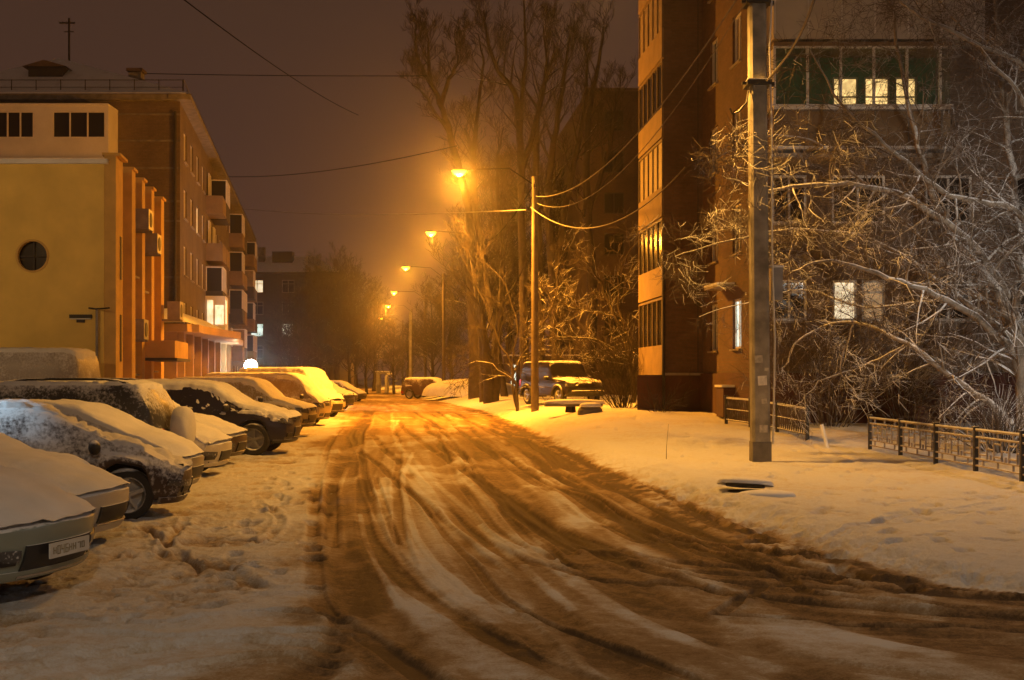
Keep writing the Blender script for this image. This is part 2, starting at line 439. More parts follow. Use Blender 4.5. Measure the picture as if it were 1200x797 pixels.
def make_ground_mesh():
    rows = []
    Y = 3.2
    while Y < 130:
        rows.append(Y); Y += max(.014, Y*Y/(CH*F)*.75)
    while Y < 700: rows.append(Y); Y *= 1.06
    Yr = np.array(rows)
    u = np.concatenate([np.linspace(-1.9, -.52, 60, endpoint=False), np.linspace(-.52, .52, 900), np.linspace(.52, 1.9, 61)[1:]])
    YY, UU = np.meshgrid(Yr, u, indexing='ij'); XX = UU*YY
    nr, nc = YY.shape
    lft = XL(YY); rgt = XR(YY); c = (XX-lft)/(rgt-lft)
    inroad = sm(c*(rgt-lft)+1.3*(fbm(XX*.9+60, YY*.45, 4, .6)-.5), -.35, .40)*sm((1-c)*(rgt-lft), -.15, .15)
    wob = (fbm(XX*.5, YY*.25, 3)-.5)*.10
    near = YY < 62
    Xn = XX[near]+wob[near]; Yn = YY[near]
    # streaks that follow the way of the road and fan out with it
    st = fbm(c*26+3, YY*.16, 4, .6); st2 = fbm(c*9+40, YY*.10+7, 3)
    dirt = inroad*(.57+.50*(st-.5)+.35*(st2-.5)-.30*sm(fbm(XX*1.1+30, YY*.5, 4, .6), .52, .70))
    dirt = dirt + inroad*.10*sm(YY, 40, 60)
    t = np.zeros(Xn.shape); dz = np.zeros(Xn.shape)
    for pts, hw, g, dep in TR:
        d = dist_line(Xn, Yn, curve_px(pts)); w = hw*(.85+.35*vnoise(Yn*.45, Xn*.2))
        k = 1-sm(d, w*.55, w*1.25); t = np.maximum(t, k*g*.62); dz = np.minimum(dz, -dep*k)
        dz = dz + .012*np.exp(-((d-w*1.35)/(.35*w+.02))**2)
    for pts, hw, g in LT:
        d = dist_line(Xn, Yn, curve_px(pts)); k = 1-sm(d, hw*.5, hw*1.25)
        t = t - k*g*.75*(.45+1.1*(fbm(Xn*3, Yn*3, 3)))
    for pts, hw, g, dep in RU:
        d = dist_line(Xn+.12*(fbm(Xn*3, Yn*3, 2)-.5), Yn, curve_px(pts)); k = (1-sm(d, hw*.5, hw*1.4))*sm(fbm(Xn*2.3, Yn*2.3, 3), .25, .55)
        t = t + k*g; dz = dz - dep*k; dz = dz + .02*np.exp(-((d-hw*1.8)/(hw*.7))**2)
    rt = random.Random(41)
    for k_ in range(34):
        c0 = rt.uniform(.02, .98); A = rt.uniform(.03, .16); ph = rt.uniform(0, 6.3); fq = rt.uniform(.05, .11); y0 = rt.uniform(5, 14); y1 = rt.uniform(18, 60)
        ys = np.linspace(y0, y1, 34); cc = c0+A*np.sin(ys*fq+ph); L1 = np.stack([XL(ys)+cc*(XR(ys)-XL(ys)), ys], 1)
        k2_ = np.ones(5)/5; L1[2:-2, 0] = np.convolve(L1[:, 0], k2_, 'valid')
        for off in ((0, 1.45) if rt.random() < .5 else (0,)):
            w = rt.uniform(.04, .09); d = dist_line(Xn-off, Yn, L1); g = rt.choice((.26, .22, .30, .24, -.26, -.2))
            k = (1-sm(d, w*.75, w*1.15))*inroad[near]*sm(fbm(Xn*.8+k_, Yn*.3, 3), .30, .48)
            t = t + k*g; dz = dz - (.022 if g > 0 else -.008)*k + (.012*np.exp(-((d-w*1.5)/(.4*w))**2)*inroad[near] if g > 0 else 0)
    # trampled snow of the parking strip
    lot = sm(lft[near]-XX[near], -.3, .8)
    tr_ = sm(fbm(XX[near]*2.2+50, YY[near]*2.2, 4, .6), .50, .72)*lot
    tr2 = sm(fbm(XX[near]*5+20, YY[near]*5, 3, .6), .50, .64)*sm(fbm(XX[near]*.5+2, YY[near]*.4, 2), .40, .6)*lot
    t = t + tr_*.26 + tr2*.18 + lot*.10; dz = dz - .035*tr_ - .02*tr2
    # churned bands where the plough left crumbs along the verge
    edge = np.exp(-((XX[near]-rgt[near]+.15)/.45)**2)*sm(fbm(XX[near]*4, YY[near]*4, 4, .65), .40, .58)
    t = t + edge*.45
    crumb = np.exp(-((XX[near]-rgt[near]-.3)/.5)**2)
    dz = dz + crumb*.12*(fbm(XX[near]*6, YY[near]*6, 4, .7)-.42)
    dirt[near] += t
    far_lot = sm(lft-XX, -.3, .8); dirt += np.where(near, 0, far_lot*.15)
    vr = sm(XX-rgt, .3, 1.5); dirt += vr*(.03+.12*sm(fbm(XX*.8+9, YY*.8, 4), .5, .75))
    Z = base_z(XX, YY)
    Z[near] += dz
    Z += .07*(fbm(XX*1.3, YY*1.3, 3)-.5)*(1-inroad)*(YY < 90)
    Z += .03*(fbm(XX*3.1+7, YY*3.1, 3)-.5)*(1-inroad)*(YY < 40)*sm(fbm(XX*.6, YY*.6, 2), .4, .65)
    Z += .030*(fbm(XX*5+3, YY*5, 5, .7)-.5)*(.4+.6*(1-inroad))*(YY < 45)
    Z += .012*inroad*(fbm(c*40, YY*.8, 3)-.5)*(YY < 40)
    rr = random.Random(17)
    for trail, stride in (([(740,598),(860,575),(1000,548),(1130,552),(1230,560)], .62), ([(820,640),(905,625),(1000,600),(1180,590)], .66), ([(930,680),(1010,650),(1150,640),(1240,650)], .6),
                          ([(930,530),(1010,560),(1110,600),(1220,640)], .64), ([(700,500),(800,520),(900,560)], .66), ([(240,700),(262,650),(300,600),(330,560),(345,520)], .62), ([(120,690),(220,670),(330,660),(380,640)], .6),
                          ([(180,640),(240,625),(320,600),(360,560)], .64), ([(60,745),(160,715),(300,705)], .6), ([(760,560),(840,600),(900,640)], .6), ([(820,590),(940,605),(1080,612),(1240,600)], .66), ([(960,540),(1040,590),(1150,680)], .6), ([(700,510),(830,545),(960,580),(1200,640)], .64), ([(1000,640),(1100,600),(1190,575)], .6), ([(900,610),(960,650),(1060,690)], .58), ([(400,520),(380,600),(340,680)], .62), ([(260,600),(330,590),(385,570)], .6)):
        Lp = curve_px(trail); acc = 0; side = 1
        for a, b in zip(Lp, Lp[1:]):
            d = b-a; l = np.hypot(*d); acc += l
            if acc > stride and l > 0:
                acc = 0; side = -side; nx_, ny_ = -d[1]/l, d[0]/l; ux, uy = d/l
                x0 = b[0]+nx_*.11*side+rr.gauss(0, .04); y0 = b[1]+ny_*.11*side+rr.gauss(0, .05)
                mk = (np.abs(XX-x0) < .5) & (np.abs(YY-y0) < .5)
                p_ = (XX[mk]-x0)*ux+(YY[mk]-y0)*uy; q_ = (XX[mk]-x0)*nx_+(YY[mk]-y0)*ny_
                k = np.exp(-((p_/.16)**4+(q_/.07)**4)); Z[mk] -= .085*k; Z[mk] += .02*np.exp(-(((p_-.2)/.09)**2+(q_/.09)**2))
                dirt[mk] += .12*k
    # hollow where the slab lies
    Z -= .10*np.exp(-(((XX-3.28)/.42)**2+((YY-16.6)/.5)**2))
    dirt = np.clip(dirt, 0, 1)
    co = np.stack([XX, YY, Z], -1).reshape(-1, 3)
    i = np.arange(nr-1)[:, None]*nc+np.arange(nc-1)[None, :]
    q = np.stack([i, i+1, i+nc+1, i+nc], -1)
    cm = (c[:-1, :-1]+c[1:, 1:])/2; road = (cm > -.03) & (cm < 1.01)
    for name, sel, lab in (('road', road, 1), ('snowy_ground', ~road, 0)):
        qs = q[sel]; used, inv = np.unique(qs.ravel(), return_inverse=True)
        me = bpy.data.meshes.new(name)
        me.vertices.add(len(used)); me.vertices.foreach_set('co', co[used].astype(np.float32).ravel())
        nf = len(qs); me.loops.add(nf*4); me.loops.foreach_set('vertex_index', inv.astype(np.int32).ravel())
        me.polygons.add(nf); me.polygons.foreach_set('loop_start', np.arange(0, nf*4, 4, dtype=np.int32))
        me.polygons.foreach_set('use_smooth', np.ones(nf, dtype=bool))
        me.update(calc_edges=True); me.validate()
        at_ = me.attributes.new('dirt', 'FLOAT', 'POINT'); at_.data.foreach_set('value', dirt.ravel()[used].astype(np.float32))
        me.materials.append(M['ground'])
        o = bpy.data.objects.new(name, me); COL.objects.link(o); o['kind'] = 'structure'
    # plain snow behind the camera and to the sides
    g = MB(); g.face([(-700, -300, -.12), (700, -300, -.12), (700, 700, -.12), (-700, 700, -.12)])
    o = g.build('ground', M['snow_dusty']); o['kind'] = 'structure'
make_ground_mesh()

# ------------------------------------------------------------------ cars
class Car:
    def __init__(s, L, hw, top, belt, wheels, r, clear=.22, bulge=.30, rbulge=.10, taper=.12, roofw=.76):
        s.L, s.hw, s.r, s.clear, s.bulge, s.rbulge, s.taper, s.roofw = L, hw, r, clear, bulge, rbulge, taper, roofw
        s.wheels = wheels
        xs = np.linspace(0, L, 400)
        a = np.array(top); zt = np.interp(xs, a[:, 0], a[:, 1])
        k = np.hanning(17); k /= k.sum(); zt2 = np.convolve(np.pad(zt, 8, mode='edge'), k, 'valid')
        s.xs = xs; s.zt = zt2
        b = np.array(belt); s.zb_ = np.minimum(np.interp(xs, b[:, 0], b[:, 1]), zt2-.05)
    def w(s, x):
        t = abs(x-s.L/2)/(s.L/2)
        return s.hw*(1-s.taper*t**6)
    def sec(s, x):
        zt = float(np.interp(x, s.xs, s.zt)); zs = float(np.interp(x, s.xs, s.zb_))
        w = s.w(x); g = max(zt-zs, 0)
        zb = s.clear+.03*(abs(x-s.L/2)/(s.L/2))**4
        Ra = s.r+.07
        for wx in s.wheels:
            d = abs(x-wx)
            if d < Ra: zb = max(zb, s.r+math.sqrt(Ra*Ra-d*d))
        zb = min(zb, zs-.1)
        wr = w*(.94-(.94-s.roofw)*min(g/.5, 1))
        l = lambda a, b, t: a+(b-a)*t
        return [(w*.90, zb), (w*.985, zb+.02), (w, l(zb, zs, .35)), (w, l(zb, zs, .6)), (w*.99, l(zb, zs, .85)),
                (w*.955, zs), (l(.95*w, wr, .33), zs+g*.3), (l(.95*w, wr, .66), zs+g*.62), (wr, zs+g*.88),
                (wr*.93, zt-.012), (wr*.75, zt), (wr*.4, zt+.012), (0, zt+.016)]
    def zs(s, z):
        zm = s.clear+.32; return .10*min(abs(z-zm)/.32, 1.3)**2
    def warp(s, x, y, z=.5):
        wf = float(sm(x, s.L-.9, s.L)); wr = float(1-sm(x, 0, .7)); q = min(abs(y)/s.hw, 1)**2.5
        return x - wf*(s.bulge*q+s.zs(z)) + wr*(s.rbulge*q+.5*min(s.zs(z), .1))
    def P(s, x, v):
        """v 0..24 round the section, 12 = roof centre"""
        sg = 1
        if v > 12: v = 24-v; sg = -1
        S = s.sec(x); i = min(int(v), 11); t = v-i
        y = S[i][0]*(1-t)+S[i+1][0]*t; z = S[i][1]*(1-t)+S[i+1][1]*t
        return Vector((s.warp(x, y, z)-s.L/2, y*sg, z))
    def plan(s, t, end=1):
        b = s.bulge if end > 0 else s.rbulge
        if t <= 1:
            y = t*(1-s.taper)*s.hw; x = s.L-b*(y/s.hw)**2.5
        else:
            x0 = s.L-(t-1); y = s.w(x0)
            wf = float(sm(x0, s.L-(.9 if end > 0 else .7), s.L)); x = x0-wf*b*(min(y/s.hw, 1))**2.5
        return Vector(((x-s.L/2)*end, y))
    def strip(s, t0, t1, z0, z1, end=1, side=0, off=.012, n=10, z0e=None, z1e=None, thick=True):
        """patch wrapped round the nose (end 1) or tail (-1)"""
        mb = MB()
        def col(t, k):
            tt = abs(t); p = s.plan(tt, end); e = .01
            q = s.plan(tt+e, end); d = (q-p); n_ = Vector((d.y, -d.x)) if end > 0 else Vector((-d.y, d.x))
            if n_.length < 1e-9: n_ = Vector((end, 0))
            n_.normalize()
            if n_.y < 0 and tt > 1: n_ = -n_
            if tt <= 1 and n_.x*end < 0: n_ = -n_
            sg = 1 if t >= 0 else -1
            a = z0+(z0e-z0)*k if z0e is not None else z0
            b = z1+(z1e-z1)*k if z1e is not None else z1
            rows = []
            for o_, zz in ((-.02, a), (off, a), (off+.006, (a+b)/2), (off, b), (-.02, b)):
                wz = float(sm(end*p.x+s.L/2, s.L-(.9 if end > 0 else .7), s.L)); sh = wz*(s.zs(zz) if end > 0 else .5*min(s.zs(zz), .1))
                r = p+n_*o_; rows.append((r.x-end*sh, r.y*sg, zz))
            return rows
        G = [col(t0+(t1-t0)*i/n, i/n) for i in range(n+1)]
        mb.grid(G)
        for e_ in (0, -1):
            mb.face(G[e_] if e_ else G[e_][::-1])
        return mb
    def patch(s, x0, x1, v0, v1, nx=14, nv=8, off=.006, xf=None):
        mb = MB(); G = []
        for i in range(nx+1):
            row = []
            for j in range(nv+1):
                v = v0+(v1-v0)*j/nv
                a, b = (x0, x1) if xf is None else xf(v)
                x = a+(b-a)*i/nx
                p = s.P(x, v); e = .01
                dx = s.P(min(x+e, s.L), v)-s.P(max(x-e, 0), v); dv = s.P(x, min(v+.05, 24))-s.P(x, max(v-.05, 0))
                n_ = dx.cross(dv)
                if n_.length > 1e-9: n_.normalize()
                row.append(p+n_*off)
            G.append(row)
        mb.grid(G); return mb

EXTRA = 0
def wheel(parent, x, y, r, w=.20, spokes=5, rimmat=None):
    mb = MB(); o = 1 if y > 0 else -1
    prof = [(r*.66, -w/2), (r*.90, -w/2), (r*.985, -w*.36), (r, -w*.2), (r, w*.2), (r*.985, w*.36), (r*.90, w/2), (r*.66, w/2)]
    mb.lathe(prof, (x, y, r)); t = mb.build('wheel', M['tyre'], parent, smooth=40)
    rb = MB(); a = o*w*.36
    rb.lathe([(r*.68, o*w*.5), (r*.645, o*w*.5), (r*.60, a), (r*.60, -o*w*.3), (r*.08, -o*w*.3)], (x, y, r))
    rb.lathe([(0.001, a+o*.012), (r*.13, a+o*.012), (r*.15, a-o*.02)], (x, y, r), seg=14)
    for k in range(spokes):
        th = 2*math.pi*k/spokes+.3
        c = (x+math.cos(th)*r*.36, y+a*.93, r+math.sin(th)*r*.36)
        rb.box(c, (r*.56, .035, r*.13), 0, tilt=Matrix.Rotation(-th, 3, 'Y'))
    rb.build('rim', rimmat or M['rim'], t, smooth=40)
    return t

def build_car(name, label, cat, c, col, F_=None, heading=0, rear_to_road=False, group=None, snow=.06, snowmat=None,
              glass='glass_car', ws=None, rw=None, sides=(), style='car', plate=True, lamp_z=(.38, .48), slo=.42, shi=.78,
              grille=(.0, .42, .30, .46), dust=.5, rails=False, spare=False, seed=1, base=None, metal=.3):
    root = empty(name); tag(root, label, cat, group)
    L, hw = c.L, c.hw
    pm = paint(name+'_paint_'+str(seed), col, metal, dust)
    # body shell
    mb = MB(); n = 64; xs = np.concatenate([[0, .015, .05, .1], np.linspace(.16, L-.16, n), [L-.1, L-.05, L-.015, L]])
    G = [[c.P(x, v) for v in range(25)] for x in xs]
    mb.grid(G)
    for e_, rows in ((0, G[0]), (1, G[-1])):
        cap = []
        for j in range(13):
            a, b = rows[j], rows[24-j]; line = []
            for k in range(9):
                t = k/8; y = a.y+(b.y-a.y)*t
                q = min(abs(y)/hw, 1)**2.5
                x = (L-c.bulge*q-c.zs(a.z) if e_ else c.rbulge*q+.5*min(c.zs(a.z), .1))-L/2
                line.append((x, y, a.z))
            cap.append(line)
        mb.grid(cap)
    mb.build('body', pm, root, smooth=38)
    ub = MB(); ub.box((0, 0, c.clear+.22), (L-.35, 2*(hw-.27), .42)); ub.build('underbody', M['under'], root)
    for wx in c.wheels:
        for sy in (1, -1): wheel(root, wx-L/2, sy*(hw-.125), c.r)
    gm = M[glass]
    # windscreen, rear window
    if ws:
        for x0, x1 in (ws,): c.patch(x0, x1, 9.2, 14.8, 10, 14, .007).build('windscreen', gm, root, smooth=60)
    if rw:
        c.patch(rw[0], rw[1], 9.3, 14.7, 10, 14, .007).build('rear_window', gm, root, smooth=60)
    for (x0, x1, v0, v1) in sides:
        c.patch(x0, x1, v0, v1, 10, 6, .007).build('side_window', gm, root, smooth=60)
        c.patch(x0, x1, 24-v0, 24-v1, 10, 6, .007).build('side_window', gm, root, smooth=60)
    # lights, grille, bumpers, plate
    z0, z1 = lamp_z; clear_bumper = seed not in (1, 2, 3)
    if style != 'van_back':
        for sg in (1, -1):
            c.strip(sg*.60, sg*1.16, z0-.02, z1-.03, 1, z0e=z0+.03, z1e=z1).build('headlight', M['headlamp'], root, smooth=50)
            c.strip(sg*.62, sg*.92, c.clear+.10, c.clear+.20, 1, off=.008).build('fog_light', M['black_plastic'], root, smooth=50)
            c.strip(sg*.60, sg*1.22, z0+.02, z1+.12, -1).build('tail_light', M['tail_red'], root, smooth=50)
    g0, g1, gz0, gz1 = grille
    gr = c.strip(-g1, g1, gz0, gz1, 1, off=.014, n=16)
    gr = gr.build('grille', M['black_plastic'], root, smooth=50)
    bar = c.strip(-g1-.02, g1+.02, gz0-.025, gz0-.005, 1, off=.03, n=16); bar.build('chrome_strip', M['chrome'], gr, smooth=50)
    if style == 'car' and clear_bumper: c.strip(-.34, .34, z0+.05, z1-.03, 1, off=.010, n=12).build('upper_grille', M['black_plastic'], root, smooth=50)
    clear_b = M['black_plastic'] if c.clear > .25 else pm
    c.strip(-1.25, 1.25, c.clear-.02, c.clear+.05, 1, off=.02, n=24).build('bumper', clear_b, root, smooth=50)
    c.strip(-1.25, 1.25, c.clear-.01, c.clear+.12, -1, off=.02, n=24).build('bumper', M['black_plastic'], root, smooth=50)
    if plate:
        for e in ((1, -1) if plate == 2 else (-1,)):
            if spare and e < 0: continue
            pz = .40 if e > 0 else .62
            pb = MB(); px = e*(L/2+.035); pb.box((px, 0, pz), (.014, .52, .112))
            p = pb.build('number_plate', M['plate'], root)
            cb = MB()
            segs = {'0': 'abcdef', '4': 'bcfg', '6': 'acdefg', 'h': 'befgc', '1': 'bc', '7': 'abc'}
            for k, chh in enumerate(('h', '0', '4', '6', 'h', 'h', '7', '0')):
                yy = -.205+k*.052+(.012 if k > 5 else 0); hh = .058 if 0 < k < 4 else .042; ww = .030
                for sgm in segs[chh]:
                    dy, dz, sy_, sz_ = {'a': (0, .5, 1, 0), 'd': (0, -.5, 1, 0), 'g': (0, 0, 1, 0), 'b': (.5, .25, 0, .5), 'c': (.5, -.25, 0, .5), 'f': (-.5, .25, 0, .5), 'e': (-.5, -.25, 0, .5)}[sgm]
                    cb.box((px+e*.009, yy+e*dy*ww, pz+dz*hh), (.004, .008+sy_*ww, .008+sz_*hh))
            cb.build('lettering', M['olive'], p)
    # mirrors
    if ws:
        mx = ws[1]-L/2-.18; mz = float(np.interp(ws[1], c.xs, c.zb_))+.08
        for sg in (1, -1):
            mm = MB(); mm.lathe([(.001, -.12), (.06, -.11), (.085, -.05), (.09, .05), (.07, .11), (.001, .13)], (0, 0, 0), 'Y', 14)
            mm.v = [(mx+x*.75, sg*(hw+.10)+y, mz+z*.95) for x, y, z in mm.v]
            mm.build('wing_mirror', M['black_plastic'], root, smooth=60)
    # door seams and handles
    if sides:
        xa = min(s_[0] for s_ in sides); xb = max(s_[1] for s_ in sides)
        for sg, V in ((1, lambda v: v), (-1, lambda v: 24-v)):
            for k, x in enumerate((xa+.15, (xa+xb)/2, xb+.0)):
                c.patch(x-.006, x+.006, V(1.4), V(5.), 1, 8, .003).build('door_seam', M['under'], root)
            for x in ((xa+xb)/2+.10, xa+.3):
                c.patch(x, x+.2, V(4.25), V(4.5), 3, 2, .025).build('door_handle', M['chrome'] if spare else pm, root)
    if rails:
        for sg in (1, -1):
            rr = MB(); x0 = sides[0][0]+.15; x1 = ws[0]-.1; pts = []
            for k in range(12):
                t = k/11; x = x0+(x1-x0)*t; S = c.sec(x)
                pts.append((x-L/2, sg*S[9][0]*.93, S[10][1]+.055*min(1, 6*t, 6*(1-t))+.02))
            rr.tube(pts, .022, 6); rr.build('roof_rail', M['metal_dark'], root, smooth=60)
    if spare:
        sb = MB(); sb.lathe([(.001, -.23), (.25, -.23), (.31, -.20), (.34, -.14), (.34, -.02), (.31, .02), (.001, .02)], (-L/2-.01, 0, .93), 'X', 28)
        sb.build('spare_wheel', M['snow_dusty'] if spare == 2 else M['black_plastic'], root, smooth=50)
    # snow lying on the car
    rnd = np.random.RandomState(seed)
    me = bpy.data.meshes.new('snow_layer'); bm = bmesh.new()
    xs2 = np.concatenate([[-.0, .015, .05, .1], np.linspace(.16, L-.16, 110), [L-.1, L-.05, L-.015, L]])
    vs = [0, .5, 1, 1.5, 2, 2.5, 3, 3.5, 4, 4.25, 4.5, 4.75, 5, 5.25, 5.5, 5.75, 6, 6.5, 7, 7.5, 8, 8.25, 8.5, 8.75, 9, 9.5, 10, 10.5, 11, 11.5, 12]
    vs = vs+[24-v for v in vs[::-1][1:]]
    V = [[bm.verts.new(c.P(x, v)) for v in vs] for x in xs2]
    for i in range(len(V)-1):
        for j in range(len(vs)-1):
            try: bm.faces.new((V[i][j], V[i][j+1], V[i+1][j+1], V[i+1][j]))
            except ValueError: pass
    bmesh.ops.recalc_face_normals(bm, faces=bm.faces); bm.normal_update()
    if V[len(V)//2][len(vs)//2].normal.z < 0:
        for f in bm.faces: f.normal_flip()
        bm.normal_update()
    new = []
    sx, sy = rnd.rand(2)*90
    ii = [[None]*len(vs) for _ in V]
    for i, row in enumerate(V):
        for j, vt in enumerate(row):
            nz = vt.normal.z; p = vt.co
            k = float(fbm(np.array(p.x*2.2+sx), np.array((p.y+p.z)*2.2+sy), 4, .6))
            k2 = float(fbm(np.array(p.x*9+sy), np.array((p.y+p.z*1.4)*9+sx), 3, .6))
            s_ = float(sm(nz+(k-.5)*.40+(k2-.5)*.50, slo, shi))
            t = snow*s_*(.55+.9*k)+.035*s_*(k2-.5)-.014
            # slides off the screens a little
            new.append((vt, p+vt.normal*t+Vector((0, 0, .3*snow*s_)), s_))
    keep = {}
    for vt, q, s_ in new: vt.co = q; keep[vt] = s_
    for f in list(bm.faces):
        if max(keep[v] for v in f.verts) < .02: bm.faces.remove(f)
    for v in list(bm.verts):
        if not v.link_faces: bm.verts.remove(v)
    # a closing skirt at nose and tail rows
    for f in bm.faces: f.smooth = True
    bm.to_mesh(me); bm.free(); me.materials.append(snowmat or M['snow'])
    so = bpy.data.objects.new('snow_layer', me); COL.objects.link(so); so.parent = root
    # place
    if F_ is not None:
        h = Vector((math.cos(heading), math.sin(heading)))
        if rear_to_road: cx, cy = F_[0]+h.x*L/2, F_[1]+h.y*L/2
        else: cx, cy = F_[0]-h.x*L/2, F_[1]-h.y*L/2
        z = base if base is not None else gz(cx, cy)
        root.location = (cx, cy, z-.02); root.rotation_euler = (0, 0, heading)
    return root

def hatch(L=4.05, H=1.48, hw=.86):
    return Car(L, hw, [(0, .62), (.02, .95), (.12, 1.05), (.55, H-.06), (.95, H), (1.85, H), (2.2, H-.05), (2.84, .93), (3.35, .86), (3.75, .73), (L-.08, .63), (L, .57)],
               [(0, .95), (1, .90), (2.7, .84), (L, .60)], (.72, L-.78), .31)
def sedan(L=4.5, H=1.43, hw=.88):
    return Car(L, hw, [(0, .66), (.03, .88), (.15, .98), (.75, 1.02), (1.45, H-.03), (1.8, H), (2.55, H), (2.85, H-.05), (3.55, .95), (3.95, .86), (4.28, .72), (L-.08, .63), (L, .57)],
               [(0, .93), (2, .90), (3.3, .85), (L, .60)], (.85, L-.86), .315)
def suv(L=4.5, H=1.72, hw=.92, hood=1.12):
    return Car(L, hw, [(0, .80), (.03, 1.05), (.10, 1.25), (.32, H-.06), (.6, H), (2.5, H), (2.8, H-.06), (3.42, hood+.04), (3.9, hood-.05), (4.28, hood-.16), (L-.05, .86), (L, .74)],
               [(0, 1.06), (3.2, 1.0), (L, .85)], (.80, L-.86), .36, clear=.30, bulge=.2, roofw=.80)
def van(L=4.7, H=1.98, hw=.93):
    return Car(L, hw, [(0, .9), (.02, 1.3), (.08, H-.15), (.25, H-.02), (.5, H), (3.2, H), (3.5, H-.10), (4.15, 1.15), (4.5, .95), (L-.04, .82), (L, .70)],
               [(0, 1.12), (3.6, 1.05), (L, .85)], (.80, L-.82), .33, clear=.26, bulge=.16, roofw=.84)

SW = ((1.05, 1.75, 5.6, 8.0), (1.80, 2.75, 5.6, 8.0))
cars = []
g_ = 'cars parked nose-in along the left verge'
cars.append(build_car('hatchback', 'silver-green hatchback nearest the camera with snowy bonnet and number plate at left edge', 'car', hatch(), (.26, .30, .27), (-3.42, 9.15), R(-12), group=g_,
    snow=.05, slo=.5, shi=.88, ws=(2.24, 2.8), rw=(.14, .5), sides=((.85, 1.5, 5.6, 8.0), (1.55, 2.3, 5.6, 8.0)), grille=(0, .55, .24, .46), dust=.2, seed=1, lamp_z=(.36, .46), plate=2))
cars.append(build_car('hatchback', 'beige snow-covered hatchback, second car from the camera', 'car', hatch(4.1, 1.36, .83), (.50, .47, .42), (-3.95, 11.95), R(-5), group=g_,
    snow=.045, slo=.5, shi=.88, ws=(2.24, 2.8), rw=(.14, .5), sides=((.85, 1.5, 5.6, 8.0), (1.55, 2.3, 5.6, 8.0)), dust=.6, seed=2))
cars.append(build_car('sedan', 'dark sedan with snow clumps on its nose and bluish frosted windscreen', 'car', sedan(4.55, 1.37, .89), (.05, .035, .035), (-4.08, 15.15), R(24), group=g_,
    snow=.05, slo=.80, shi=1.0, glass='glass_caked', snowmat=M['snow_dusty'], ws=(2.88, 3.5), rw=(.8, 1.4), sides=((1.5, 2.1, 5.6, 8.0), (2.15, 2.95, 5.6, 8.0)), dust=.8, seed=3))
cars.append(build_car('sedan', 'snow-buried sedan between the dark sedan and the grey off-roader', 'car', sedan(4.4, 1.34, .87), (.30, .27, .22), (-4.47, 17.12), R(1), group=g_,
    snow=.05, ws=(2.88, 3.5), rw=(.8, 1.4), sides=((1.5, 2.1, 5.6, 8.0), (2.15, 2.95, 5.6, 8.0)), dust=.7, seed=4))
cars.append(build_car('off_roader', 'grey off-roader with a spare wheel on its tail door facing the road', 'car', suv(4.0, 1.62, .85, 1.0), (.055, .055, .058), (-5.28, 18.8), R(179), rear_to_road=True, group=g_,
    snow=.05, slo=.70, shi=.95, ws=(2.55, 3.3), rw=(.12, .34), sides=((.42, 1.35, 5.5, 8.0), (1.42, 2.35, 5.5, 8.0)), rails=True, spare=2, dust=.42, seed=5, lamp_z=(.66, .82), grille=(0, .5, .42, .6)))
cars.append(build_car('hatchback', 'pale snow-dusted hatchback whose nose shows just past the spare wheel', 'car', hatch(4.0, 1.5, .85), (.50, .47, .42), (-4.95, 20.85), R(-2), group=g_,
    snow=.06, slo=.6, shi=.9, ws=(2.24, 2.8), rw=(.14, .5), sides=((.85, 1.5, 5.6, 8.0), (1.55, 2.3, 5.6, 8.0)), dust=.8, seed=6))
cars.append(build_car('hatchback', 'dark-fronted hatchback with thick snow on its bonnet, before the blue off-roader', 'car', hatch(4.1, 1.5, .86), (.06, .04, .035), (-5.2, 23.2), R(-2), group=g_,
    snow=.07, ws=(2.24, 2.8), rw=(.14, .5), sides=((.85, 1.5, 5.6, 8.0), (1.55, 2.3, 5.6, 8.0)), dust=.35, seed=7))
cars.append(build_car('off_roader', 'dark blue off-roader under a smooth thick snow blanket with an alloy front wheel showing', 'car', suv(4.6, 1.57, .93, 1.04), (.018, .016, .04), (-4.83, 27.1), R(1), group=g_,
    snow=.08, ws=(2.8, 3.35), rw=(.12, .34), sides=((.42, 1.35, 5.6, 8.0), (1.42, 2.5, 5.6, 8.0)), dust=.1, seed=8, glass='glass_frost', slo=.34, shi=.7, lamp_z=(.70, .84), grille=(0, .5, .42, .62)))
cars.append(build_car('estate_car', 'snowy estate car half hidden behind the dark blue off-roader', 'car', suv(4.5, 1.50, .88, .98), (.30, .26, .2), (-5.75, 30.4), R(-3), group=g_,
    snow=.07, ws=(2.8, 3.35), rw=(.12, .34), sides=((.42, 1.35, 5.6, 8.0), (1.42, 2.5, 5.6, 8.0)), dust=.6, seed=9, glass='glass_frost', slo=.34, shi=.7))
cars.append(build_car('off_roader', 'tan off-roader with a dark bumper, nose right behind the dark blue off-roader', 'car', suv(4.4, 1.62, .9, 1.0), (.30, .24, .12), (-5.7, 34.4), R(-4), group=g_,
    snow=.06, ws=(2.75, 3.3), rw=(.12, .34), sides=((.42, 1.35, 5.6, 8.0), (1.42, 2.4, 5.6, 8.0)), dust=.55, seed=10, glass='glass_frost', slo=.34, shi=.7, lamp_z=(.68, .84), grille=(0, .6, .4, .62)))
cars.append(build_car('minivan', 'light minivan with snowy roof, just before the bright orange-lit van', 'car', van(4.5, 1.80, .9), (.36, .30, .2), (-6.45, 42.0), R(-6), group=g_,
    snow=.06, ws=(3.45, 4.0), rw=(.05, .1), sides=((.5, 1.6, 5.6, 8.0), (1.7, 3.1, 5.6, 8.0)), dust=.6, seed=11, glass='glass_frost', slo=.34, shi=.7, lamp_z=(.66, .84)))
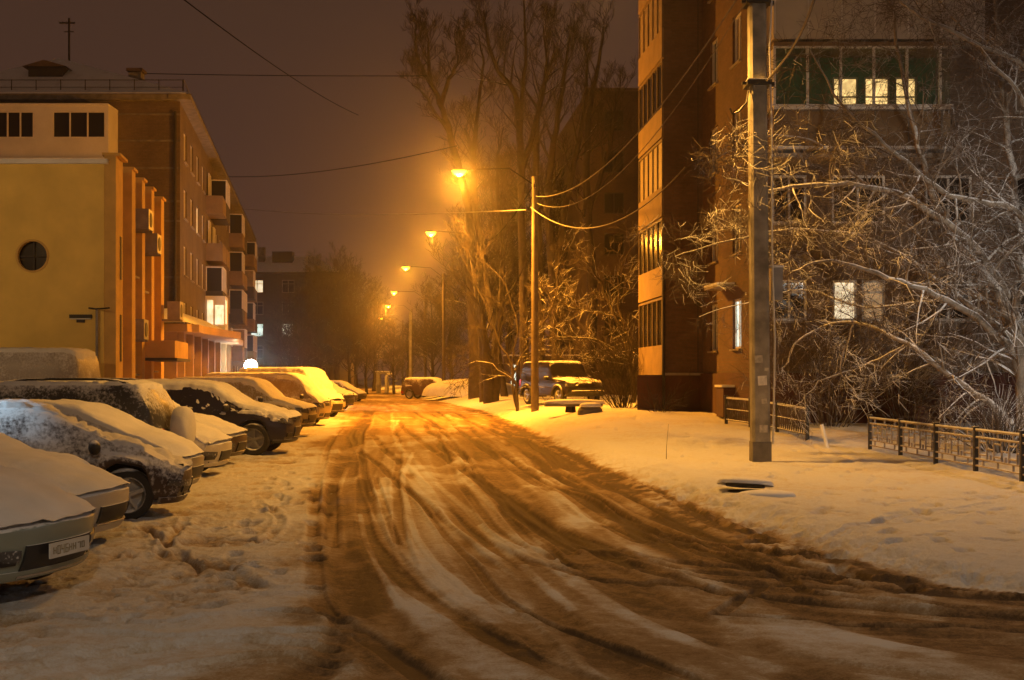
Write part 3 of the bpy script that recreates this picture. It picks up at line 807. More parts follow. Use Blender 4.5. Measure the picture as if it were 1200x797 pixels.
cars.append(build_car('van', 'tall van glowing orange under the lamp, windscreen caked with snow', 'van', van(4.7, 2.05, .95), (.52, .42, .26), (-7.35, 50.5), R(-22), group=g_,
    snow=.08, ws=(3.45, 4.1), rw=(.05, .1), sides=((.5, 1.6, 5.6, 8.0), (1.7, 3.1, 5.6, 8.0)), glass='glass_frost', dust=.85, seed=12, lamp_z=(.68, .88), grille=(0, .5, .34, .6)))
cars.append(build_car('off_roader', 'dark off-roader with a snow-topped roof rack beyond the orange-lit van', 'car', suv(4.6, 1.9, .95, 1.15), (.03, .02, .02), (-8.1, 60), R(-16), group=g_,
    snow=.05, ws=(2.8, 3.35), rw=(.12, .34), sides=((.42, 1.35, 5.6, 8.0), (1.42, 2.5, 5.6, 8.0)), glass='glass_clear', dust=.3, seed=13, rails=True, lamp_z=(.74, .9), grille=(0, .5, .42, .62)))
cars.append(build_car('hatchback', 'small dark hatchback, second-last car of the left row', 'car', hatch(4.0, 1.5, .85), (.05, .025, .02), (-9.4, 72), R(-14), group=g_,
    snow=.04, ws=(2.24, 2.8), rw=(.14, .5), sides=((.85, 1.5, 5.6, 8.0), (1.55, 2.3, 5.6, 8.0)), dust=.35, seed=14))
cars.append(build_car('sedan', 'farthest parked sedan at the end of the left row', 'car', sedan(4.5, 1.45, .87), (.07, .045, .04), (-10.2, 83), R(-14), group=g_,
    snow=.04, ws=(2.88, 3.5), rw=(.8, 1.4), sides=((1.5, 2.1, 5.6, 8.0), (2.15, 2.95, 5.6, 8.0)), dust=.4, seed=15))
g2 = 'cars parked across the far end of the road'
cars.append(build_car('sedan', 'white-dusted sedan at the far end beside the thin light pole', 'car', sedan(4.4, 1.45, .87), (.5, .48, .46), (-6.1, 97), R(-60), group=g2,
    snow=.05, ws=(2.88, 3.5), rw=(.8, 1.4), sides=((1.5, 2.1, 5.6, 8.0), (2.15, 2.95, 5.6, 8.0)), dust=.8, seed=16))
cars.append(build_car('estate_car', 'dark estate car at the far end with a snowy roof, by the tree trunks', 'car', suv(4.5, 1.6, .88, 1.0), (.07, .035, .03), (-4.2, 92), R(-20), group=g2,
    snow=.06, ws=(2.8, 3.35), rw=(.12, .34), sides=((.42, 1.35, 5.6, 8.0), (1.42, 2.5, 5.6, 8.0)), dust=.4, seed=17))

# snow-dusted panel van standing behind the row, in front of the yellow building
t = van(5.2, 2.30, .98)
cars.append(build_car('panel_van', 'high grey panel van coated with frost in front of the yellow wall', 'van', t, (.28, .25, .25), (-9.80, 28.15), R(179), rear_to_road=True,
    snow=.07, ws=(3.45, 4.0), rw=(.05, .1), glass='glass_frost', dust=.7, seed=18, metal=0))

# boxy jeep on the right verge, three-quarter view
def jeep():
    c = Car(4.6, .93, [(0, .9), (.02, 1.2), (.06, 1.72), (.15, 1.83), (.4, 1.86), (2.7, 1.86), (2.85, 1.80), (3.12, 1.17), (3.2, 1.15), (4.35, 1.06), (4.5, 1.0), (4.57, .9), (4.6, .8)],
            [(0, 1.14), (3.1, 1.08), (4.6, .98)], (.85, 3.75), .40, clear=.42, bulge=.06, rbulge=.03, taper=.05, roofw=.88)
    r = build_car('off_roader', 'black boxy off-roader with snowy roof, parked behind the round pole on the right verge', 'car', c, (.010, .007, .007), None, glass='glass_clear',
        snow=.035, slo=.75, shi=1.0, ws=(2.84, 3.1), rw=(.05, .1), sides=((.3, .95, 5.6, 8.0), (1.05, 1.85, 5.6, 8.0), (1.95, 2.72, 5.6, 8.0)), dust=-.1, seed=20, metal=.1,
        lamp_z=(.80, .98), grille=(0, .5, .60, .76))
    # square fender flares and bull bar
    for wx in c.wheels:
        for sg in (1, -1):
            f = MB(); pts = []
            for k in range(9):
                a = math.pi*(k/8); pts.append((wx-2.3+math.cos(a)*.49, sg*.95, .40+math.sin(a)*.47))
            f.tube(pts, .05, 6); f.build('wheel_flare', M['metal_dark'], r, smooth=60)
    b = MB(); b.tube([(2.36, -.75, .58), (2.42, -.6, .60), (2.42, .6, .60), (2.36, .75, .58)], .06, 8); b.build('bumper_bar', M['metal_dark'], r, smooth=60)
    return r
j = jeep(); j.location = (2.1, 51.6, gz(2.1, 50)-.03); j.rotation_euler = (0, 0, R(-64))

# ------------------------------------------------------------------ buildings
class Fac:
    """a wall plane: O bottom-left seen from outside, U unit direction, outward normal N"""
    def __init__(s, O, U):
        s.O = Vector(O); u = Vector((U[0], U[1], 0)).normalized(); s.U = u; s.N = Vector((u.y, -u.x, 0))
        s.rot = math.atan2(u.y, u.x)
    def p(s, u, z, n=0): return s.O+s.U*u+Vector((0, 0, z))+s.N*n
def wall(mb, f, W, H, holes=(), depth=.16, z0=0, mat=0):
    us = sorted({0, W, *[h[0] for h in holes], *[h[0]+h[2] for h in holes]})
    zs = sorted({z0, H, *[h[1] for h in holes], *[h[1]+h[3] for h in holes]})
    us = [u for u in us if 0 <= u <= W]; zs = [z for z in zs if z0 <= z <= H]
    for a, b in zip(us, us[1:]):
        for c_, d in zip(zs, zs[1:]):
            cu, cz = (a+b)/2, (c_+d)/2
            if any(h[0] < cu < h[0]+h[2] and h[1] < cz < h[1]+h[3] for h in holes): continue
            mb.face([f.p(a, c_), f.p(b, c_), f.p(b, d), f.p(a, d)], mat)
    for (u, z, w, h) in holes:
        A, B, C, D = (u, z), (u+w, z), (u+w, z+h), (u, z+h)
        for p, q in ((A, B), (B, C), (C, D), (D, A)):
            mb.face([f.p(*p), f.p(*p, -depth), f.p(*q, -depth), f.p(*q)], mat)
def fbox(mb, f, u0, u1, z0, z1, n0, n1, mat=0):
    c = f.p((u0+u1)/2, (z0+z1)/2, (n0+n1)/2); mb.box(c, (abs(u1-u0), abs(n1-n0), abs(z1-z0)), f.rot, mat)
def window(parent, f, u, z, w, h, mull=(.5,), trans=(), pane='pane', frame='white', inset=.11, bar=.06, sill=True, fr=.07):
    mb = MB(); n0, n1 = -inset-.04, -inset+.04
    fbox(mb, f, u, u+w, z, z+fr, n0, n1); fbox(mb, f, u, u+w, z+h-fr, z+h, n0, n1)
    fbox(mb, f, u, u+fr, z+fr, z+h-fr, n0, n1); fbox(mb, f, u+w-fr, u+w, z+fr, z+h-fr, n0, n1)
    for m_ in mull: fbox(mb, f, u+w*m_-bar/2, u+w*m_+bar/2, z+fr, z+h-fr, n0, n1-.005)
    for t_ in trans: fbox(mb, f, u+fr, u+w-fr, z+h*t_-bar/2, z+h*t_+bar/2, n0, n1-.01)
    o = mb.build('window', M[frame], parent)
    pb = MB(); pb.face([f.p(u+.02, z+.02, -inset-.02), f.p(u+w-.02, z+.02, -inset-.02), f.p(u+w-.02, z+h-.02, -inset-.02), f.p(u+.02, z+h-.02, -inset-.02)])
    pb.build('pane', M[pane], o)
    if sill:
        sb = MB(); fbox(sb, f, u-.05, u+w+.05, z-.06, z-.005, -.02, .09); sb.build('sill', M['concrete'], o)
    return o

# ---- yellow two-storey building at left
def yellow_building():
    Y0 = 30.; x0 = (122-600)/F*Y0
    root = empty('yellow_building', (x0, Y0, 0))
    root.location = (0, 0, 0)
    tag(root, 'two-storey yellow stuccoed building with a round window and stepped pilasters', 'building')
    H = 7.05
    ang = math.atan2(1, -.136)
    fA = Fac((x0-12, Y0, -.1), (1, 0)); U = Vector((-.136, 1, 0)).normalized()
    fB = Fac((x0, Y0, -.1), U); LB = 7.8
    mb = MB()
    # front wall with a round hole
    cx = 12+(38-600)/F*Y0-x0; cz = CH+(HZ-300)/F*Y0+.1; rr = .40
    S = 1.0; n = 32
    wall(mb, fA, 12, H+.1, [(cx-S, cz-S, 2*S, 2*S)], depth=0.001)
    ring = []
    sq = []
    for k in range(n):
        a = 2*math.pi*k/n; ca, sa = math.cos(a), math.sin(a); m_ = max(abs(ca), abs(sa))
        ring.append((cx+rr*ca, cz+rr*sa)); sq.append((cx+S*ca/m_, cz+S*sa/m_))
    for k in range(n):
        q = (k+1) % n
        mb.face([fA.p(*sq[k]), fA.p(*sq[q]), fA.p(*ring[q]), fA.p(*ring[k])])
        mb.face([fA.p(*ring[k]), fA.p(*ring[q]), fA.p(*ring[q], -.2), fA.p(*ring[k], -.2)])
    wall(mb, fB, LB, H+.1)
    fC = Fac(fB.p(LB, 0), -Vector((1, 0, 0))); wall(mb, fC, 11, H+.1)
    mb.build('wall', M['yellow'], root)
    # round window
    fr = MB(); fr.lathe([(rr+.02, .0), (rr+.02, -.02), (rr-.03, -.02), (rr-.03, .1)], fA.p(cx, cz), 'Y', 36)
    w = fr.build('round_window', M['yellow_trim'], root, smooth=40)
    pb = MB(); pb.face([fA.p(cx+rr*1.02*math.cos(a), cz+rr*1.02*math.sin(a), -.15) for a in np.linspace(0, 2*math.pi, 32, endpoint=False)])
    pb.build('pane', M['pane'], w)
    mu = MB(); fbox(mu, fA, cx-.02, cx+.02, cz-rr, cz+rr, -.14, -.10); fbox(mu, fA, cx-rr, cx+rr, cz-.02, cz+.02, -.135, -.105); mu.build('glazing_bar', M['dark'], w)
    # roof and parapet cap with snow
    rb = MB(); a, b, c_, d = fA.p(0, H), fA.p(12, H), fB.p(LB, H), fC.p(11, H); 
    rb.face([a, b, c_, d]); rb.build('roof', M['roof_snow'], root)
    pc = MB(); fbox(pc, fA, -.1, 12.1, H+.1, H+.22, -.25, .10); pc.build('parapet_cap', M['snow'], root)
    pc = MB(); fbox(pc, fB, .12, LB, H+.1, H+.19, -.22, .08); pc.build('parapet_cap', M['yellow_trim'], root)
    # pilasters on the street side, each standing a bit above the roofline
    for k, (u, w_, top) in enumerate(((.0, .95, .32), (1.9, .55, .30), (3.5, .5, .28), (5.1, .5, .28), (6.9, .6, .26))):
        pl = MB(); fbox(pl, fB, u+.02, u+w_, 0, H+top, .0, .34 if k else .28); fbox(pl, fB, u-.03+.02, u+w_+.05, H+top, H+top+.07, -.05, .40)
        pl.build('pilaster', M['yellow_trim'], root)
    # narrow windows in the recesses of the side wall
    for (u, z, w_, h) in ((.55, 2.2, .10, 1.2), (.55, 4.3, .10, 1.1)):
        s = MB(); fbox(s, fB, u, u+.18, z, z+h, .285, .30); s.build('slit_window', M['dark'], root)
    for (u, z) in ((2.75, 1.9), (2.75, 4.6), (4.3, 4.3), (6.1, 2.0)):
        window(root, Fac(fB.p(0, 0, .20), U), u, z+.0, .62, .95, (.5,), (), 'pane', 'yellow_trim', inset=.10)
    # canopy over the side door
    cb = MB(); fbox(cb, fB, 4.1, 6.9, 2.35, 2.85, .3, 1.15); ca = cb.build('canopy', M['yellow_trim'], root)
    cb = MB(); fbox(cb, fB, 4.05, 6.95, 2.27, 2.35, .3, 1.22); cb.build('canopy_edge', M['dark'], ca)
    # air conditioners
    for (u, z, n_) in ((6.95, 3.6, .9), (4.4, 5.4, .62), (2.9, 5.9, .62), (2.85, 2.85, .5)):
        ab = MB(); fbox(ab, fB, u, u+.75, z, z+.55, n_-.38, n_); fbox(ab, fB, u+.1, u+.14, z-.06, z, 0.0, n_); fbox(ab, fB, u+.6, u+.64, z-.06, z, 0.0, n_)
        o = ab.build('air_conditioner', M['metal_grey'], root)
        ab = MB(); ab.lathe([(.2, 0), (.2, .012), (.001, .012)], (0, 0, 0), 'X', 18)
        ab.v = [tuple(fB.p(u+.34+y, z+.27+zz, n_+.002+x)) for x, y, zz in ab.v]; ab.build('fan_cover', M['dark'], o)
    return fA, fB
fYA, fYB = yellow_building()
# street-name plate with bracket lamp on the yellow wall
sg = empty('street_sign'); tag(sg, 'small dark street-name plate with a white line on the yellow wall', 'sign')
uS = 12+(95-600)/F*30-fYA.p(12, 0).x; zS = CH+(HZ-372)/F*30+.1
b = MB(); fbox(b, fYA, uS-.28, uS+.28, zS-.02, zS+.07, .01, .05); b.build('plate', M['dark'], sg)
b = MB(); fbox(b, fYA, uS-.26, uS+.26, zS-.05, zS-.025, .012, .055); b.build('white_line', M['white'], sg)
b = MB(); fbox(b, fYA, uS-.10, uS+.10, zS-.13, zS-.055, .01, .05); b.build('number_plate', M['dark'], sg)
wl = empty('wall_bracket'); tag(wl, 'thin metal bracket arm jutting at the corner of the yellow wall with a downpipe below', 'bracket')
b = MB(); b.tube([at(104, 361, 29.93), at(113, 362, 29.9), at(128, 361, 29.6)], .022, 6); b.build('arm', M['metal_dark'], wl)
b = MB(); b.tube([at(113.5, 363, 29.92), at(113.5, 440, 29.92)], .035, 8); b.build('downpipe', M['metal_grey'], wl)

# ---- five-storey brick block at left with end wall facing us
def left_block():
    Y0 = 58.; X0 = (211-600)/F*Y0; H = CH+(HZ-119)/F*Y0
    root = empty('apartment_building'); tag(root, 'long brick apartment block with a snowy hipped roof behind the yellow building', 'building')
    U = Vector((-.162, 1, 0)).normalized(); LB = 61.
    fA = Fac((X0-13, Y0, 0), (1, 0)); fB = Fac((X0, Y0, 0), U)
    mb = MB(); wall(mb, fA, 13, H)
    holes = []; wins = []
    fl = [1.1+2.85*k for k in range(5)]
    for i in range(19):
        u = 1.6+i*3.15
        for k, z in enumerate(fl):
            if i in (4, 5, 10, 11, 15, 16) and k > 0: continue
            if i < 6 and k == 0: continue
            holes.append((u, z, 1.35, 1.5)); wins.append((u, z, i, k))
    wall(mb, fB, LB, H, holes)
    mb.build('wall', M['brick_left'], root)
    rnd = random.Random(3)
    for (u, z, i, k) in wins:
        window(root, fB, u, z, 1.35, 1.5, (.5,), (), 'lit_warm' if (i, k) in ((2, 3),) else ('curtain' if rnd.random() < .4 else 'pane'), sill=i < 8)
    # string courses on the end wall and drainpipe
    sb = MB()
    for z in (CH+(HZ-134)/F*Y0, CH+(HZ-165)/F*Y0, CH+(HZ-197)/F*Y0, CH+(HZ-236)/F*Y0, CH+(HZ-259)/F*Y0, CH+(HZ-325)/F*Y0): fbox(sb, fA, 0, 13.02, z-.05, z+.05, 0, .05)
    sb.build('string_courses', M['concrete_dark'], root)
    db = MB(); db.tube([fA.p(12.8, .3, .14), fA.p(12.8, H-.5, .14)], .07, 8); db.build('drainpipe', M['metal_dark'], root)
    # cornice
    cb = MB(); fbox(cb, fA, -.3, 13.0, H, H+.28, -.5, .45); fbox(cb, fB, -.45, LB+.3, H+.003, H+.275, -.5, .55); cb.build('cornice', M['concrete_dark'], root)
    # hip roof
    rb = MB(); z1 = H+.27; zr = H+3.1
    a = fA.p(-.4, 0, .5); b_ = Vector((fB.p(-.5, 0, .6).x, a.y, 0)); c_ = fB.p(LB+.4, 0, .6); d = fA.p(-.4, 0, -LB)
    r1 = (a+b_)/2+Vector((-.9, 4.2, 0)); r2 = (c_+d)/2+Vector((0, -5, 0))
    for p in (a, b_, c_, d): p.z = z1
    r1.z = r2.z = zr
    rb.face([a, b_, r1]); rb.face([b_, c_, r2, r1]); rb.face([c_, d, r2]); rb.face([d, a, r1, r2]); rb.build('roof', M['roof_snow'], root, recalc=True)
    # eaves snow lip and guard rail
    sb = MB(); fbox(sb, fA, -.3, 13.4, z1, z1+.07, -.2, .42); sb.build('snow_lip', M['snow'], root)
    rl = MB(); rl.tube([fA.p(-.2, z1+.75, .1), fA.p(13.2, z1+.75, .1)], .022, 5); rl.tube([fA.p(-.2, z1+.4, .1), fA.p(13.2, z1+.4, .1)], .015, 5)
    for k in range(12): rl.tube([fA.p(.1+k*1.19, z1, .1), fA.p(.1+k*1.19, z1+.78, .1)], .025, 5)
    rl.tube([fA.p(13.2, z1+.75, .1), fB.p(26, z1+.75, .1)], .022, 5)
    for k in range(14): rl.tube([fB.p(k*2., z1, .12), fB.p(k*2., z1+.75, .12)], .02, 5)
    rl.build('roof_railing', M['metal_dark'], root)
    # dormer hatch, antenna, chimney
    p = at(55, 87, Y0+1.6)
    db = MB(); db.box((p.x, p.y+.9, p.z), (1.7, 2.2, .75)); dm = db.build('dormer', M['dark'], root)
    db = MB(); db.face([(p.x-1.1, p.y-.4, p.z+.3), (p.x+1.1, p.y-.4, p.z+.3), (p.x+.0, p.y-.4, p.z+.62)]); db.face([(p.x-1.1, p.y-.4, p.z+.3), (p.x, p.y-.4, p.z+.62), (p.x, p.y+2, p.z+.62), (p.x-1.1, p.y+2, p.z+.3)]); db.face([(p.x, p.y-.4, p.z+.62), (p.x+1.1, p.y-.4, p.z+.3), (p.x+1.1, p.y+2, p.z+.3), (p.x, p.y+2, p.z+.62)])
    db.build('dormer_roof', M['roof_snow'], dm)
    p = at(81, 80, Y0+4); ab = MB(); ab.tube([p-Vector((0, 0, 2.6)), p+Vector((0, 0, 2.6))], .055, 6); t = p+Vector((0, 0, 2.35)); ab.tube([t-Vector((.5, 0, 0)), t+Vector((.3, 0, 0))], .05, 5)
    for k in range(4): ab.tube([t+Vector((-.45+.2*k, -.3, 0)), t+Vector((-.45+.2*k, .3, 0))], .015, 4)
    ab.tube([p+Vector((0, 0, 1.9))-Vector((.25, 0, 0)), p+Vector((.25, 0, 1.9))], .03, 4)
    ab.build('antenna', M['metal_dark'], root)
    p = at(160, 94, Y0+2.2); cb = MB(); cb.box((p.x, p.y, p.z-.6), (.62, .62, 1.9)); ch = cb.build('chimney', M['concrete_dark'], root)
    cb = MB(); cb.box((p.x, p.y, p.z+.45), (.8, .8, .14)); cb.build('chimney_cap', M['roof_snow'], ch)
    # white glazed balcony high on the end wall
    zb0 = CH+(HZ-188)/F*56.6; zb1 = CH+(HZ-124)/F*56.6
    u1 = 13+((126-600)/F*56.6-fA.p(13, 0).x); fz = Fac(fA.p(0, 0, 1.4), (1, 0))
    zw0 = CH+(HZ-162)/F*56.6; zw1 = CH+(HZ-130)/F*56.6
    k = 56.6/F
    def uu(px): return (px-600)*k-fz.p(0, 0).x
    hol = [(uu(61), zw0, uu(125)-uu(61)-.05, zw1-zw0), (uu(-35), zw0, uu(40)-uu(-35), zw1-zw0)]
    bb = MB(); wall(bb, Fac(fz.p(0, 0), (1, 0)), uu(127), zb1, hol, .08, zb0)
    fbox(bb, fz, uu(-60), uu(127), zb1, zb1+.1, -1.4, .08); fbox(bb, fz, uu(-60), uu(127), zb0-.12, zb0, -1.4, .05)
    fbox(bb, fz, uu(127)-.06, uu(127)-.002, zb0, zb1, -1.38, -.01)
    ba = bb.build('glazed_balcony', M['white_siding'], root)
    window(ba, fz, *hol[0], (.33, .66), (), 'pane', 'white', inset=.05, sill=False)
    window(ba, fz, *hol[1], (.25, .58, .78), (), 'pane', 'white', inset=.05, sill=False)
    sb = MB(); fbox(sb, fz, uu(-60), uu(127)+.05, zb0-.0, zb0+.09, .052, .26); fbox(sb, fz, uu(-60), uu(127)+.05, zb0-.17, zb0-.003, .052, .2, 0); sb.build('snow_ledge', M['snow'], ba)
    # balcony columns on the street side
    rnd = random.Random(5)
    for i in (4, 5, 10, 11, 15, 16):
        u = 1.6+i*3.15-.75
        for kf in range(1, 5):
            z = fl[kf]-1.0
            if i in (4, 5) and kf == 1: continue
            glazed = rnd.random() < .65
            pb = MB(); fbox(pb, fB, u, u+2.75, z, z+.14, 0.0, 1.0); fbox(pb, fB, u, u+2.75, z+.14, z+1.05, .93, .98)
            fbox(pb, fB, u, u+.05, z+.14, z+1.05, 0.0, .93); fbox(pb, fB, u+2.70, u+2.75, z+.14, z+1.05, 0.0, .93)
            bo = pb.build('balcony', M['panel_tan'] if (i+kf) % 3 else M['dark'], root)
            if glazed:
                gb = MB()
                for q in np.linspace(.02, 2.73, 5): fbox(gb, fB, u+q-.03, u+q+.03, z+1.05, z+2.5, .92, .99)
                fbox(gb, fB, u, u+2.75, z+2.44, z+2.5, 0, .995); fbox(gb, fB, u, u+.06, z+1.05, z+2.44, .0, .06); gb.build('balcony_frame', M['white'], bo)
                gb = MB(); fbox(gb, fB, u+.03, u+2.72, z+1.05, z+2.43, .94, .96); fbox(gb, fB, u+.02, u+.03, z+1.05, z+2.43, 0, .93); gb.build('pane', M['curtain'] if rnd.random() < .4 else M['pane'], bo)
            else:
                window(bo, Fac(fB.p(0, 0, .12), U), u+.7, z+1.1, 1.3, 1.4, (.5,), (), 'pane', inset=.02, sill=False)
    # bay with a brightly lit window low on the wall
    z = CH+(HZ-382)/F*72
    fE = Fac(fB.p(13.2, 0, 0), U)
    eb = MB(); fbox(eb, fE, 0, 2.2, z-.35, z+1.75, 0, 1.15); e = eb.build('lit_bay', M['white_siding'], root)
    eb = MB(); f2 = Fac(fE.p(0, 0, 0), (fB.N.x, fB.N.y)); fbox(eb, f2, .10, .44, z+.05, z+1.5, .01, .03); fbox(eb, f2, .56, 1.06, z+.05, z+1.2, .01, .03); fbox(eb, fE, .1, 1.0, z+.1, z+1.5, 1.155, 1.17); eb.build('pane', M['lit_white'], e)
    return fA, fB
fLA, fLB = left_block()

# ---- ground-floor shop annex in front of that block
def annex():
    Y0 = 49.; X0 = (207-600)/F*Y0; root = empty('shop_annex'); tag(root, 'low yellow shop annex with a snowy flat canopy roof in front of the brick block', 'building')
    U = Vector((-.14, 1, 0)).normalized(); fA = Fac((X0-4.5, Y0, 0), (1, 0)); fB = Fac((X0, Y0, 0), U); H = 3.55
    holes = [(2.2+3*k, .15, 2.0, 2.4) for k in range(6)]
    mb = MB(); wall(mb, fA, 4.5, H); wall(mb, fB, 21, H, holes, .3); mb.build('wall', M['annex'], root)
    for k, h in enumerate(holes):
        window(root, fB, *h, (.33, .66), (.75,), 'pane' if k % 2 else 'curtain', 'dark', inset=.25, sill=False)
    rb = MB(); fbox(rb, fA, -.3, 5.1, H, H+.32, -9, .6); fbox(rb, fB, -.0, 21.5, H+.003, H+.315, -3, .9); rb.build('canopy', M['annex'], root)
    sb = MB(); a = H+.32
    pts = [fA.p(-.3, a, .6), fA.p(5.1, a, .6), fB.p(21.5, a, .9), fB.p(21.5, a+1.2, -4.2), fA.p(-.3, a+.5, -9)]
    sb.face([fA.p(-.3, a+.06, .58), fA.p(5.1, a+.06, .58), fB.p(21.4, a+.06, .88), fB.p(21.4, a+1.1, -1.2), fA.p(3.2, a+.85, -3.5), fA.p(-.3, a+.85, -3.5)]); 
    sb.build('roof', M['roof_snow'], root)
    for k in range(8):
        pb = MB(); fbox(pb, fB, .2+k*2.9, .5+k*2.9, 0, H, .0, .28); pb.build('pillar', M['annex'], root)
    s = MB(); fbox(s, fA, 4.5-1.7, 4.5-.85, 2.75, 2.93, .01, .07); s.build('sign_board', M['dark'], root)
annex()

# ---- building closing the street, far away
def far_block():
    Y0 = 150.; x0 = (286-600)/F*Y0; root = empty('apartment_building'); tag(root, 'distant dark apartment block with two lit windows closing the street', 'building')
    H = CH+(HZ-322)/F*Y0; f = Fac((x0-20, Y0, 0), (1, 0)); W = 32
    def U_(px): return (px-600)/F*Y0-f.O.x
    fl = [1.3+2.75*k for k in range(5)]
    holes = []
    lit = {}
    for i in range(11):
        u = U_(294)-2*3.9+(i-2)*3.9
        if u < .5 or u > W-2: continue
        for k, z in enumerate(fl):
            holes.append((u, z, 1.55, 1.6))
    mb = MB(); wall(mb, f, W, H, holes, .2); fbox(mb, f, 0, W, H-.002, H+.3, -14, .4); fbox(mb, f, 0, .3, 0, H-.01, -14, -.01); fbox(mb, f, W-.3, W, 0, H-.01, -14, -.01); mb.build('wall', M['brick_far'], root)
    for n_, h in enumerate(holes):
        i, k = divmod(n_, 5); i = round((h[0]-U_(294))/3.9)
        pane = 'lit_white' if (i, k) == (0, 4) else ('lit_cool' if (i, k) in ((0, 2), (1, 2)) else 'pane')
        window(root, f, *h, (.5,), (.7,), pane, 'concrete', sill=False)
    rb = MB(); a = H+.3
    A, B, C, D = f.p(-.3, a, .6), f.p(W+.3, a, .6), f.p(W+.3, a, -13), f.p(-.3, a, -13); r1 = f.p(4, a+2.6, -6); r2 = f.p(W-4, a+2.6, -6)
    rb.face([A, B, r2, r1]); rb.face([B, C, r2]); rb.face([C, D, r1, r2]); rb.face([D, A, r1]); rb.build('roof', M['roof_snow'], root)
    cb = MB(); p = at(307, 300, Y0+4); cb.box((p.x, p.y, p.z), (.8, .8, 2.2)); cb.build('chimney', M['concrete_dark'], root)
    cb = MB(); p = at(332, 299, Y0+4); cb.box((p.x, p.y, p.z-.8), (2.6, 1.5, 2.4)); cb.build('roof_hatch', M['dark'], root)
far_block()

